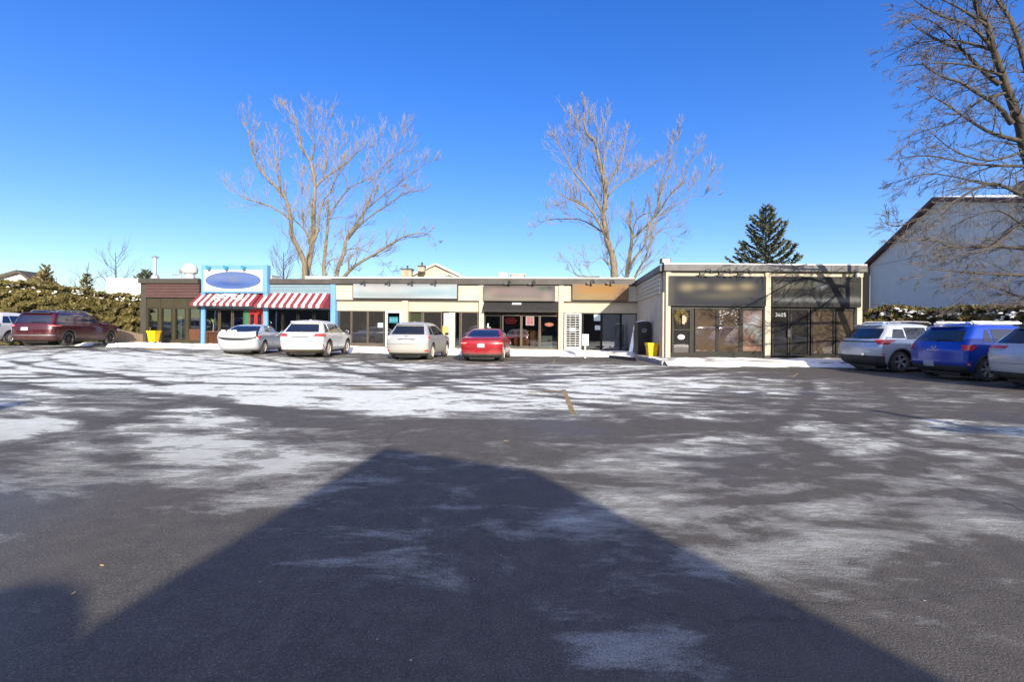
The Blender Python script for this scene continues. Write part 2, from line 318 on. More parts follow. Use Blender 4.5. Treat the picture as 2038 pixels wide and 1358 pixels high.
thick = mr(fld, -.06, .12, 0, 1, True); thin = mr(fld, -.34, .05, 0, 1, True)
thick = mth('MULTIPLY', thick, ade)
grain = mr(n4, .40, .62, .25, 1)
sn = mth('MAXIMUM', mth('MULTIPLY', thick, mr(n3, .25, .5, .7, 1)), mth('MULTIPLY', mth('MULTIPLY', thin, .45), grain))
asp = mixc(mr(nbig, .35, .65), (.059, .050, .038), (.086, .073, .056))
asp = mixc(mr(n2, .38, .7), asp, (.108, .092, .071))
sp = node('ShaderNodeTexVoronoi', i2=160.); L(tc.outputs['Object'], sp.inputs[0])
asp = mixc(mth('MULTIPLY', mr(n4, .54, .68), .75), asp, (.30, .27, .24)); asp = mixc(mth('MULTIPLY', mr(n4, .46, .32), .85), asp, (.018, .017, .016))
snowc = mixc(mr(n2, .35, .7), (.91, .91, .80), (.70, .70, .62))
wv = node('ShaderNodeVectorMath', operation='ADD'); nv = node('ShaderNodeTexNoise'); nv.inputs['Scale'].default_value = 1.3; nv.inputs['Detail'].default_value = 6; L(tc.outputs['Object'], nv.inputs['Vector'])
vs_ = node('ShaderNodeVectorMath', operation='SCALE'); vs_.inputs['Scale'].default_value = .9; L(nv.outputs['Color'], vs_.inputs[0]); L(tc.outputs['Object'], wv.inputs[0]); L(vs_.outputs[0], wv.inputs[1])
vo = node('ShaderNodeTexVoronoi', feature='DISTANCE_TO_EDGE'); vo.inputs['Scale'].default_value = .23; L(wv.outputs[0], vo.inputs['Vector'])
crk = mth('MULTIPLY', mr(vo.outputs['Distance'], .0035, .0012, 0, .8), mr(nbig, .44, .54, 0, 1))
asp = mixc(crk, asp, (.012, .011, .010))
L(mixc(sn, asp, snowc), b.inputs['Base Color'])
wet = mr(nbig, .52, .62, 0, 1, True)
L(mth('ADD', mth('MULTIPLY', mth('MULTIPLY', wet, -.28), mth('SUBTRACT', 1, thick)), .78), b.inputs['Roughness'])
bp = node('ShaderNodeBump'); bp.inputs['Strength'].default_value = 1.0; bp.inputs['Distance'].default_value = .014
hh = mth('ADD', mth('ADD', mth('MULTIPLY', n3, .6), mth('MULTIPLY', n4, .35)), mth('MULTIPLY', thick, .9)); L(hh, bp.inputs['Height']); L(bp.outputs[0], b.inputs['Normal'])
me.materials.append(m)

# ------------------------------------------------------------------ facades
class Facade:
    def __init__(s, A, B, tilt=0.):
        s.A = Vector((A[0], A[1], 0)); d = Vector((B[0]-A[0], B[1]-A[1], 0)); s.L = d.length; s.u = d.normalized(); s.n = Vector((s.u.y, -s.u.x, 0)); s.t = tilt
    def P(s, u, z, d=0.):
        p = s.A+s.u*u+s.n*d; p.z = z+s.t*(s.L-u); return p
    def U(s, px, d=0., py=650):
        r = ray(px, py); q = s.A+s.n*d; k = q.dot(s.n)/(Vector((r.x, r.y, 0)).dot(s.n)); return (Vector((r.x, r.y, 0))*k-s.A).dot(s.u)
    def Z(s, px, py, d=0.):
        r = ray(px, py); q = s.A+s.n*d; k = q.dot(s.n)/(Vector((r.x, r.y, 0)).dot(s.n)); u = (Vector((r.x, r.y, 0))*k-s.A).dot(s.u); return CH+r.z*k-s.t*(s.L-u)
    def box(s, mb, u0, u1, z0, z1, d0, d1, mi=0):
        return mb.hexa([s.P(u0, z0, d1), s.P(u1, z0, d1), s.P(u1, z0, d0), s.P(u0, z0, d0), s.P(u0, z1, d1), s.P(u1, z1, d1), s.P(u1, z1, d0), s.P(u0, z1, d0)], mi)
    def pbox(s, mb, x0, x1, z0, z1, d0, d1, mi=0, dm=None):    # x in photo pixels, measured on the front plane d1
        dm = d1 if dm is None else dm
        return s.box(mb, s.U(x0, dm), s.U(x1, dm), z0, z1, d0, d1, mi)
MF = Facade((-26.3, 32.1), (7.93, 28.5), .0066)
WF = Facade((7.19, 21.4), (16.57, 21.4), 0)
RF = Facade((7.93, 28.5), (7.19, 21.4), 0)
def win(F, parent, x0, x1, z0, z1, frame='darkframe', glass='glass', fr=.06, d=-.06, label=None, name='window', dep=.10):
    a, c = F.U(x0, d), F.U(x1, d); mb = MB()
    F.box(mb, a, a+fr, z0, z1, d-dep/2, d+dep/2); F.box(mb, c-fr, c, z0, z1, d-dep/2, d+dep/2)
    F.box(mb, a+fr, c-fr, z0, z0+fr, d-dep/2, d+dep/2); F.box(mb, a+fr, c-fr, z1-fr, z1, d-dep/2, d+dep/2)
    w = obj(name, mb, M[frame], parent)
    if label: w['label'] = label
    g = MB(); F.box(g, a+fr, c-fr, z0+fr, z1-fr, d-.008, d+.004); obj('pane', g, M[glass], w); return w
def siding(F, mb, u0, u1, z0, z1, d, n, lap=.03):
    h = (z1-z0)/n
    for i in range(n):
        a, b_ = z0+i*h, z0+(i+1)*h-.012
        mb.hexa([F.P(u0, a, d+lap), F.P(u1, a, d+lap), F.P(u1, a, d-.1), F.P(u0, a, d-.1), F.P(u0, b_, d), F.P(u1, b_, d), F.P(u1, b_, d-.1), F.P(u0, b_, d-.1)])
def room(F, parent, u0, u1, z1, dep, z0=.12):
    mb = MB(); F.box(mb, u0, u1, z0, z1, -dep-.1, -dep); F.box(mb, u0, u0+.1, z0, z1, -dep, -.15); F.box(mb, u1-.1, u1, z0, z1, -dep, -.15); F.box(mb, u0+.1, u1-.1, z1-.06, z1, -dep, -.15)
    obj('interior_wall', mb, M['interior'], parent)
    fl = MB(); F.box(fl, u0+.1, u1-.1, z0-.12, z0, -dep, -.02); obj('interior_floor', fl, M['tile'], parent)
def vpanel(F, u0, u1, z0, z1, d, blobs, base, nu=48, nv=16, th=.01):
    """printed panel: soft blobs of colour (cu, cz, ru, rz, rgb, a) in 0..1 panel space, as point colours"""
    mb = MB(); P = [[F.P(u0+(u1-u0)*j/nu, z0+(z1-z0)*i/nv, d) for j in range(nu+1)] for i in range(nv+1)]; mb.grid(P)
    colr = []
    for i in range(nv+1):
        for j in range(nu+1):
            c = np.array(base, float); x, y = j/nu, i/nv
            for (a, b_, ra, rb, rgb, al) in blobs:
                w = al*math.exp(-((x-a)/ra)**2-((y-b_)/rb)**2); c = c*(1-w)+np.array(rgb)*w
            colr += [*c, 1]
    return mb, colr
def setcol(o, colr):
    at = o.data.color_attributes.new('col', 'FLOAT_COLOR', 'POINT'); at.data.foreach_set('color', colr)
def text(name, s, size, F, u, z, d, m, parent=None, extr=.01, mirror=False):
    cu = bpy.data.curves.new(name, 'FONT'); cu.body = s; cu.size = size; cu.extrude = extr; cu.align_x = 'CENTER'; cu.resolution_u = 3
    tmp = bpy.data.objects.new('tmp', cu); COL.objects.link(tmp); dg = bpy.context.evaluated_depsgraph_get(); me = bpy.data.meshes.new_from_object(tmp.evaluated_get(dg)); bpy.data.objects.remove(tmp)
    me.name = name; me.materials.clear(); me.materials.append(m); mb = MB()
    vsx = [F.P(u+v.co.x, z+v.co.y, d+v.co.z) for v in me.vertices]; mb.add(vsx, [tuple(p.vertices) for p in me.polygons]); return obj(name, mb, m, parent)

# canonical heights on the main row
ZT, ZC, ZS, ZF = 4.61, 4.27, 3.23, 2.50
# ---- sidewalks
def slab(name, pts, z0, z1fn, m):
    n = len(pts); mb = MB(); mb.add([(x, y, z0) for x, y in pts]+[(x, y, z1fn(x, y)) for x, y in pts], [tuple(range(n-1, -1, -1)), tuple(range(n, 2*n))]+[(i, (i+1) % n, n+(i+1) % n, n+i) for i in range(n)])
    o = obj(name, mb, m); o['kind'] = 'structure'; return o
def mz(x, y): return .12+.0066*max(0, 7.9-x)
p = MF.P(0, 0, 4.3); q = MF.P(MF.L-.0, 0, 4.3)
slab('main_sidewalk', [(p.x, p.y), (7.35, q.y+.02), (7.9, 28.6), (-26.6, 32.2)], -.3, mz, M['concrete'])
slab('wing_sidewalk', [(6.2, 18.7), (17.3, 18.3), (17.3, 21.5), (7.2, 21.5), (7.4, 24.1), (6.4, 24.2)], -.3, lambda x, y: .16, M['concrete'])
# lumpy snow lying on the sidewalks and ploughed against the kerb
def snowfield(name, fn, x0, x1, n0, n1, label_kind='stuff'):
    P = []
    for i in range(n0+1):
        x = x0+(x1-x0)*i/n0; P.append([fn(x, j/n1) for j in range(n1+1)])
    mb = MB(); mb.grid(P); o = obj(name, mb, M['snow'], smooth=True); o['kind'] = label_kind; return o
from mathutils import noise as mn
def hn(x, y, s=1.): return mn.fractal(Vector((x*s, y*s, 3.1)), .8, 2, 4)
def fn_main(x, t):
    fy = MF.A.y+(x-MF.A.x)*MF.u.y/MF.u.x; y = fy-.35-5.0*t
    edge = min(1, t/.08)*min(1, (1-t)/.12); base = mz(x, y)+.035 if t < .76 else float(gz(np.array(x), np.array(y)))
    k = max(0, min(1, (t-.72)/.2)); base = mz(x, y)*(1-k)+float(gz(np.array(x), np.array(y)))*k
    amp = .06+.05*math.exp(-((t-.74)/.15)**2)
    cov_ = hn(x, y*1.3, .8)+.22+(.25 if .5 < t < .85 else 0)-(.5 if x < -24 and t > .9 else 0)
    h = amp*edge*min(1, max(-.5, cov_*2.2))
    return Vector((x, y, base+h-.012))
snowfield('sidewalk_snow', fn_main, -26.5, 7.3, 300, 26)
def fn_wing(x, t):
    y = 21.35-3.7*t; k = max(0, min(1, (t-.74)/.12)); base = .16*(1-k); edge = min(1, t/.05)*min(1, (1-t)/.1)
    c_ = hn(x+40, y, .9)+.12-(.9 if x > 15.2 else 0)*min(1, x-15.2 if x > 15.2 else 0)
    return Vector((x, y, base+(.045+.05*math.exp(-((t-.83)/.12)**2))*edge*min(1, max(-.6, c_*2.2))-.012))
snowfield('wing_sidewalk_snow', fn_wing, 6.3, 17.2, 110, 24)

# ---- brown unit
def base_at(F, px): p_ = F.P(F.U(px), 0, 0); return (p_.x, p_.y, p_.z)
B1 = thing('brown_shop', 'low brown shop unit with maroon siding and olive window panels left of the blue restaurant', 'shop building', base_at(MF, 340))
u0, u1 = 0., MF.U(400, 0)
mb = MB(); MF.box(mb, u0, u1, ZC+.02, ZT, -8, .3); obj('roof_cap', mb, M['taupe'], B1)
mb = MB(); siding(MF, mb, MF.U(289, .15), u1, 3.3, ZC+.02, .15, 5, .045); obj('siding', mb, M['brownsiding'], B1)
mb = MB(); MF.box(mb, u0, MF.U(290, .1), 0, ZC+.02, -8, .1); obj('side_wall', mb, M['taupe'], B1)
mb = MB(); MF.box(mb, MF.U(290, .1), u1, 2.55, 3.3, -.15, .04)
for x in (318, 345, 372): MF.pbox(mb, x-.9, x+.9, 2.55, 3.28, .04, .07)
MF.box(mb, MF.U(290, .1), u1, 0, .33, -.15, .05)
for x0, x1 in ((290, 294), (315, 320.5), (342.5, 348), (369, 375)): MF.pbox(mb, x0, x1, .33, 2.55, -.15, .05)
obj('facade_panel', mb, M['olive'], B1)
for x0, x1 in ((294, 315), (320.5, 342.5), (348, 369), (375, 399)): win(MF, B1, x0, x1, .33, 2.55, 'olive', 'glass', .04)
mb = MB(); MF.pbox(mb, 376, 398, .33, 1.1, -.02, .03); obj('kick_panel', mb, M['wood'], B1)
room(MF, B1, .1, u1, 3.4, 6)
mb = MB(); MF.pbox(mb, 356, 369, .2, 2.0, -1.4, -1.3, dm=-1.35); o = tag(obj('green_panel', mb, M['green']), 'pale green upright panel standing inside the third window of the brown shop', 'panel')
mb = MB(); c = MF.P(MF.U(306, -1.0), 0, -1.0); zb = c.z
mb.lathe([(.18, .15), (.18, .2), (.04, .22), (.04, 1.65), (.05, 1.66)], c, 12); ob = obj('patio_heater', mb, M['metal']); tag(ob, 'slim metal floor lamp with bell shade behind leftmost window of the brown shop', 'lamp')
mb = MB(); mb.lathe([(.30, 1.6), (.26, 1.68), (.12, 1.95), (.05, 2.35), (.02, 2.4)], c, 16); s_ = obj('lamp_shade', mb, M['green'], smooth=True); s_.parent = ob; ob.name = 'floor_lamp'

# ---- blue restaurant
B2 = thing('blue_restaurant', 'sky blue restaurant unit with red door and striped awnings', 'restaurant building', base_at(MF, 530))
u0, u1 = MF.U(400, .1), MF.U(666, .1)
mb = MB(); MF.pbox(mb, 528, 664, ZC, ZT, -8, .3); MF.box(mb, u0, MF.U(528, .3), ZC, ZT-.1, -8, -.6); obj('roof_cap', mb, M['cap'], B2)
mb = MB(); siding(MF, mb, MF.U(530, .15), MF.U(658, .15), 3.62, ZC, .15, 3); MF.box(mb, u0, MF.U(659, .1), 2.55, 3.62, -.15, .10); obj('siding', mb, M['paleblue'], B2)
mb = MB()
zz0, zz1 = MF.Z(465, 583, .55), MF.Z(465, 527.5, .55)
MF.pbox(mb, 400, 531, zz0, zz1, .12, .50); obj('sign_box', mb, M['blue'], B2)
for x0, x1 in ((399.5, 407), (523.5, 532)):
    mb = MB(); MF.pbox(mb, x0, x1, 0, 3.62, .33, .45); obj('post', mb, M['blue'], B2)
mb = MB(); MF.pbox(mb, 657.5, 667, 0, ZC-.02, -.1, .28); obj('post', mb, M['blue'], B2)
for x0, x1 in ((409, 436), (438, 462), (464, 486)): win(MF, B2, x0, x1, .95, 2.5, 'brownframe', 'glass', .05)
mb = MB(); MF.pbox(mb, 486, 495, .15, 2.5, -.1, .0); obj('door_post', mb, mat('dark_green_paint', (.02, .13, .06), .5, .1, 2), B2)
for x0, x1 in ((495, 508.7), (509.3, 523)):
    mb = MB(); MF.pbox(mb, x0, x1, .15, 2.55, -.1, -.02); dd = obj('door', mb, M['red'], B2)
    g_ = MB(); MF.pbox(g_, x0+3, x1-3, 1.1, 2.2, -.02, -.008); obj('door_window', g_, M['carglass'], dd)
for x0, x1 in ((533, 562), (563, 592), (594, 624), (626, 656)): win(MF, B2, x0, x1, .9, 2.5, 'darkframe', 'glass', .05)
mb = MB(); MF.pbox(mb, 409, 486, .0, .95, -.12, .04); MF.pbox(mb, 533, 657, 0, .9, -.12, .04); obj('kick_panel', mb, M['brownframe'], B2)
for x0, x1 in ((409, 437), (439, 462)):
    mb = MB(); a, c = MF.U(x0, .5), MF.U(x1, .5)
    MF.box(mb, a, c, .12, .95, .12, .20)
    for k in range(2): MF.box(mb, a, c, .12+k*.76, .19+k*.76, .20, .50)
    MF.box(mb, a, a+.08, .19, .88, .2, .5); MF.box(mb, c-.08, c, .19, .88, .2, .5)
    for k in range(6): uu = a+.12+(c-a-.24)*k/5; MF.box(mb, uu-.015, uu+.015, .19, .88, .47, .49)
    for k in range(4): MF.box(mb, a+.08, c-.08, .28+k*.15, .31+k*.15, .44, .465)
    tag(obj('wooden_planter', mb, M['wood']), 'brown wooden lattice planter box beside the left blue post' if x0 == 409 else 'brown wooden lattice planter box behind the silver sedan with raised trunk', 'planter')
room(MF, B2, u0, u1-.1, 3.4, 6)
# plant in the window
c = MF.P(MF.U(424, .33), .88, .33); mb = MB(); mb.tube([c, c+Vector((.03, 0, .45)), c+Vector((0, 0, .8))], [.03, .025, .02], 6)
pt = thing('potted_palm', 'thin stemmed palm-like plant with spiky leaves growing from the left lattice planter', 'plant', tuple(c)); obj('stem', mb, M['fence'], pt)
mb = MB()
for k in range(26):
    a = random.uniform(0, 6.28); e = random.uniform(-.3, 1.2); l = random.uniform(.3, .5); q = c+Vector((0, 0, random.uniform(.6, .85))); d = Vector((math.cos(a)*math.cos(e), math.sin(a)*math.cos(e), math.sin(e)))
    s_ = d.cross(Vector((0, 0, 1))).normalized()*.025; m_ = q+d*l*.5; e_ = q+d*l+Vector((0, 0, -.1)); mb.add([q, m_+s_, e_, m_-s_], [(0, 1, 2, 3)])
obj('foliage', mb, M['leaf'], pt, fix=False)
# oval sign
def sign_thing(name, label, F, x0, x1, z0, z1, d, blobs, base, fr='cap', th=.12, frw=.05, nu=60, nv=20):
    a, c = F.U(x0, d), F.U(x1, d); o = thing(name, label, 'sign', tuple(F.P((a+c)/2, z0, d)))
    mb = MB(); F.box(mb, a, c, z0, z1, d-th, d); obj('sign_cabinet', mb, M[fr], o)
    mb, cc = vpanel(F, a+frw, c-frw, z0+frw, z1-frw, d+.012, blobs, base, nu, nv); f = obj('sign_face', mb, M['vcol'], o, fix=False); setcol(f, cc); return o
z0, z1 = MF.Z(463, 579.5, .56), MF.Z(463, 537, .56)
S = thing('oval_sign', 'white rectangular sign with a large blue oval above the striped awning', 'sign', tuple(MF.P(MF.U(463, .56), z0, .56)))
mb = MB(); MF.pbox(mb, 404.5, 521, z0, z1, .50, .56); obj('sign_board', mb, M['white'], S)
a, c = MF.U(408, .57), MF.U(518, .57); cu, cz = (a+c)/2, (z0+z1)/2; ru, rz_ = (c-a)/2, (z1-z0)*.41
for nm, k, dd_, in (('oval_border', 1.0, .565), ('oval_face', .975, .572)):
    mb = MB(); P = []; colr = []
    for i in range(13):
        r_ = k*i/12; P.append([MF.P(cu+ru*r_*math.cos(t_*6.28318/64), cz+rz_*r_*math.sin(t_*6.28318/64), dd_) for t_ in range(65)])
        for t_ in range(65):
            x, y = r_*math.cos(t_*6.28318/64), r_*math.sin(t_*6.28318/64); c1 = np.array((.22, .36, .85))
            if k < 1:
                for (bx, by, bw, bh, cc_, al) in ((0, 0, .18, .5, (.42, .45, .55), .7), (-.55, .35, .4, .3, (.35, .45, .75), .6), (.4, .45, .6, .25, (.3, .42, .78), .5), (-.3, -.4, .5, .3, (.05, .14, .62), .6), (.2, -.5, .5, .3, (.06, .16, .60), .6), (.1, .1, .6, .15, (.25, .35, .7), .5)):
                    w = al*math.exp(-((x-bx)/bw)**2-((y-by)/bh)**2); c1 = c1*(1-w)+np.array(cc_)*w
            else: c1 = np.array((.12, .13, .42))
            colr += [*c1, 1]
    mb.grid(P); o = obj(nm, mb, M['vcol'], S, fix=False); setcol(o, colr)
pk = mat('pale_pink_print', (.75, .50, .48), .6)
for sx in (-1, 1):
    for sz in (-1, 1):
        mb = MB()
        mb.add([MF.P(cu+sx*ru*.93+(.12 if k % 2 else .05)*math.cos(k*.628), cz+sz*(z1-z0)*.40+(.10 if k % 2 else .045)*math.sin(k*.628), .565) for k in range(10)], [tuple(range(10))])
        obj('corner_motif', mb, pk, S)
# striped awnings
def awning(name, label, x0, x1, px_top0, px_top1, zt, zb, dep, n, m1, m2, F=MF, val=.18, end0=True, end1=True, snow=False):
    a, c = F.U(px_top0, .12), F.U(px_top1, .12); o = thing(name, label, 'awning', tuple(F.P((a+c)/2, zb, .1)))
    A, Bm = MB(), MB(); A2 = MB()
    for i in range(n):
        u_0, u_1 = a+(c-a)*i/n, a+(c-a)*(i+1)/n; mbx = A if i % 2 == 0 else Bm; K = 5
        P = []
        for k in range(K+1):
            s_ = k/K; dd_ = .12+dep*s_; sag = -.02*math.sin(3.14*s_)
            P.append([F.P(u_0, zt+(zb-zt)*s_+sag, dd_), F.P(u_1, zt+(zb-zt)*s_+sag, dd_)])
        P.append([F.P(u_0, zb-val*.8, .13+dep), F.P(u_1, zb-val*.8, .13+dep)])
        P.append([F.P(u_0+(u_1-u_0)*.18, zb-val, .13+dep), F.P(u_1-(u_1-u_0)*.18, zb-val, .13+dep)])
        mbx.grid(P)
    for e, uu in ((end0, a), (end1, c)):
        if e:
            A2 = MB(); A2.add([F.P(uu, zt, .12), F.P(uu, zb, .12+dep), F.P(uu, zb-val, .13+dep), F.P(uu, zb-val, .12)], [(0, 1, 2, 3)]); obj('end_panel', A2, m1, o, fix=False)
    obj('red_stripe' if m1 is not m2 else 'canopy', A, m1, o, fix=False)
    if m1 is not m2: obj('white_stripe', Bm, m2, o, fix=False)
    else: obj('canopy', Bm, m1, o, fix=False)
    f = MB()
    for uu in (a+.05, c-.05): f.tube([F.P(uu, zb-val+.02, .12), F.P(uu, zb-val+.02, .1+dep)], .02, 5)
    f.tube([F.P(a, zb-.02, .1+dep), F.P(c, zb-.02, .1+dep)], .02, 5); obj('awning_frame', f, M['metal'], o)
    if snow:
        sb = MB()
        for k in range(70):
            uu = random.uniform(a+(c-a)*.28, a+(c-a)*.85); s_ = .02+random.random()**2*.75; w = random.uniform(.05, .30)*(1.15-s_); l = random.uniform(.04, .15)*(1.15-s_)
            P = []
            ph = [random.uniform(.6, 1.3) for _ in range(11)]; ph.append(ph[0])
            for i in range(4):
                P.append([F.P(uu+w*i/3*ph[j]*math.cos(j*.5712), zt+(zb-zt)*(s_+l*i/3*ph[j]*math.sin(j*.5712))+.03*(1-(i/3)**2)+.004, .12+dep*(s_+l*i/3*ph[j]*math.sin(j*.5712))+.01) for j in range(12)])
            sb.grid(P)
        sp_ = obj('snow_patch', sb, M['snow'], o, fix=False, smooth=True); sp_['kind'] = 'stuff'
    return o
redst = mat('burgundy_canvas', (.20, .022, .032), .8, .12, 3); whst = mat('white_canvas', (.50, .49, .48), .8, .05, 3)
ztop, zbot = MF.Z(460, 581, .12), MF.Z(450, 604, 1.1)
awning('striped_awning', 'burgundy and white striped awning with snow on it, under the oval sign', 0, 0, 401, 521, ztop, zbot, 1.0, 19, redst, whst, snow=True)
awning('striped_awning', 'burgundy and white striped awning right of the red door, clear of snow', 0, 0, 524, 658, ztop-.03, zbot-.08, 1.0, 19, redst, whst)

# ---- cream row
B3 = thing('cream_shop_row', 'long cream single storey shop row with lap siding and brown window frames', 'shop building', base_at(MF, 960))
u0, u1 = MF.U(664, .1), MF.L
mb = MB(); MF.box(mb, u0, MF.L-.36, ZC, ZT, -8, .36); MF.box(mb, u0, MF.L-.36, ZT, ZT+.035, -8, .40); MF.box(mb, u0, MF.L-.05, ZC-.05, ZC, -.1, .22)
obj('roof_cap', mb, M['cap'], B3)
mb = MB(); MF.box(mb, u0, MF.L-.3, ZT+.036, ZT+.10, -8.1, .37); obj('roof_snow', mb, M['snow'], B3)
mb = MB(); siding(MF, mb, MF.U(667, .15), MF.L-.05, ZS, ZC-.05, .15, 5, .03); obj('siding', mb, M['cream_siding'], B3)
mb = MB(); MF.box(mb, u0, MF.L-.05, ZS-.05, ZS, -.1, .19); obj('trim_strip', mb, M['brownframe'], B3)
mb = MB(); MF.box(mb, MF.U(667, .0), MF.L-.0, ZF, ZS-.05, -.15, .02); obj('frieze_wall', mb, M['cream'], B3)
for x0, x1, zt_ in ((799.5, 811, ZS-.05), (953, 962.5, ZC-.05), (1111.5, 1121.5, ZC-.05)):
    mb = MB(); MF.pbox(mb, x0, x1, 0, zt_, -.15, .24); obj('pillar', mb, M['cream'], B3)
mb = MB(); MF.pbox(mb, 667, 766, 0, .27, -.15, .05); MF.pbox(mb, 811, 884, 0, .2, -.15, .04); MF.pbox(mb, 905, 953, 0, .2, -.15, .04); MF.pbox(mb, 962, 1112, 0, .17, -.15, .04); MF.pbox(mb, 1157, 1268, 0, .17, -.15, .04); obj('sill_wall', mb, M['brownframe'], B3)
for x0, x1 in ((668, 699.5), (700, 732), (732.5, 765.5)): win(MF, B3, x0, x1, .27, ZF, 'brownframe', 'glassdark', .05)
mb = MB(); MF.pbox(mb, 668, 765, .27, ZF, -.5, -.45, dm=-.45); obj('window_screen', mb, M['screen'], B3)
mb = MB(); a, c = MF.U(767, 0), MF.U(799.5, 0)
for (q0, q1, w0, w1) in ((a, a+.14, .13, ZF), (c-.14, c, .13, ZF), (a+.14, c-.14, ZF-.12, ZF), (a+.14, c-.14, .13, .4)): MF.box(mb, q0, q1, w0, w1, -.1, .02)
dr = obj('door', mb, M['white'], B3); g_ = MB(); MF.box(g_, a+.14, c-.14, .4, ZF-.12, -.06, -.045); obj('pane', g_, M['glass'], dr)
win(MF, B3, 812, 841, .2, ZF, 'brownframe', 'glass', .07); mb = MB(); MF.pbox(mb, 813.5, 839.5, .25, ZF-.1, -.2, -.16); obj('window_blind', mb, M['curtain'], B3)
win(MF, B3, 842, 880, .2, ZF, 'brownframe', 'glassdark', .07)
mb = MB(); MF.pbox(mb, 883, 893, .13, ZF-.1, -.12, -.05); dr = obj('door', mb, M['white'], B3)
mb = MB(); MF.pbox(mb, 881, 892.5, .9, 1.55, -.04, -.02); obj('door_poster', mb, mat('orange_poster', (.75, .42, .1), .6, .1, 3), dr)
mb = MB(); MF.pbox(mb, 893.5, 905, .13, ZF-.06, -.10, -.04); obj('door_side_panel', mb, M['green'], B3)
win(MF, B3, 905.5, 916, .2, ZF, 'brownframe', 'glass', .05); win(MF, B3, 917, 952, .2, ZF, 'brownframe', 'glassdark', .07)
for x0, x1 in ((842, 880), (917, 952)): mb = MB(); MF.pbox(mb, x0, x1, .2, ZF, -.5, -.45, dm=-.45); obj('window_screen', mb, M['screen'], B3)
mb = MB(); MF.pbox(mb, 962.5, 1111, ZF-.18, ZF, -.15, .03); obj('lintel', mb, M['darkframe'], B3)
win(MF, B3, 964, 998, .17, ZF-.18, 'darkframe', 'glass', .09, name='door')
for x0, x1 in ((1000, 1037.5), (1038, 1074), (1074.5, 1111)): win(MF, B3, x0, x1, .17, ZF-.18, 'brownframe', 'glass', .06)
mb = MB(); MF.pbox(mb, 970, 972.5, 1.0, 1.75, .02, .05); obj('door_handle', mb, M['white'], B3)
# barred white door
mb = MB(); a, c = MF.U(1123.5, .02), MF.U(1157, .02)
for (q0, q1, w0, w1) in ((a, a+.12, .13, ZF-.03), (c-.12, c, .13, ZF-.03), (a+.12, c-.12, ZF-.13, ZF-.03), (a+.12, c-.12, .13, .33), (a+.12, c-.12, 1.36, 1.42)): MF.box(mb, q0, q1, w0, w1, -.08, .03)
dr = obj('security_door', mb, M['white'], B3); mb = MB()
for k in range(13): zz = .45+k*.15; MF.box(mb, a+.12, c-.12, zz, zz+.035, .0, .025)
for k in (.33, .66): uu = a+(c-a)*k; MF.box(mb, uu-.01, uu+.01, .33, ZF-.13, -.02, -.003)
obj('door_bars', mb, M['white'], dr); g_ = MB(); MF.box(g_, a+.12, c-.12, .33, ZF-.13, -.07, -.06); obj('pane', g_, M['glass'], dr)
for x0, x1 in ((1159, 1196.5), (1197, 1235), (1235.5, 1268)): win(MF, B3, x0, x1, .17, ZF, 'darkframe', 'glassbright' if x0 > 1190 else 'glass', .06)
room(MF, B3, u0+.1, MF.U(806), 2.9, 5); room(MF, B3, MF.U(806), MF.U(958), 2.9, 5); room(MF, B3, MF.U(958), MF.U(1117), 2.9, 6); room(MF, B3, MF.U(1117), MF.L, 2.9, 6)
# counters inside
for x0, x1, nm, lb in ((1023, 1052, 'reception_counter', 'orange wooden counter section in the middle of the black-awning shop'), (1056, 1078, 'reception_counter', 'shorter orange wooden counter section next to the white cabinet in the black-awning shop')):
    mb = MB(); MF.pbox(mb, x0, x1, .12, 1.25, -1.1, -.7); MF.pbox(mb, x0-1, x1+1, 1.25, 1.32, -1.15, -.65); tag(obj(nm, mb, M['owood']), lb, 'counter')
mb = MB(); MF.pbox(mb, 1076, 1099, .12, 1.0, -.6, -.25); ob = tag(obj('white_cabinet', mb, M['white']), 'white cabinet with a small red mark inside the black-awning shop window', 'cabinet')
mb = MB(); MF.pbox(mb, 1091, 1096, .62, .75, -.25, -.24); s_ = obj('logo_mark', mb, M['lamp'], ob, world=False)
mb = MB(); MF.pbox(mb, 1078, 1086, 1.35, 1.5, -1.0, -.7); MF.pbox(mb, 1078, 1079.5, 1.5, 1.6, -1.0, -.9); tag(obj('wooden_stool', mb, M['owood']), 'small orange wooden box on the shelf behind the white cabinet', 'box')
# black awning
blk = M['fabric']; awning('black_awning', 'plain black fabric awning with a scrap of snow over the middle shop', 0, 0, 963, 1111, MF.Z(1030, 600, .12), MF.Z(1030, 617.5, .55), .5, 2, blk, blk, val=.1)
mb = MB(); P = [[MF.P(MF.U(1019+j*3.6, .3), MF.Z(1030, 604+i*1.1, .2+.03*i)+.03, .24+.03*i+.02*math.sin(3.1*i/3)) for j in range(6)] for i in range(4)]; mb.grid(P); oo = obj('snow_scrap', mb, M['snow'], fix=False); oo['kind'] = 'stuff'
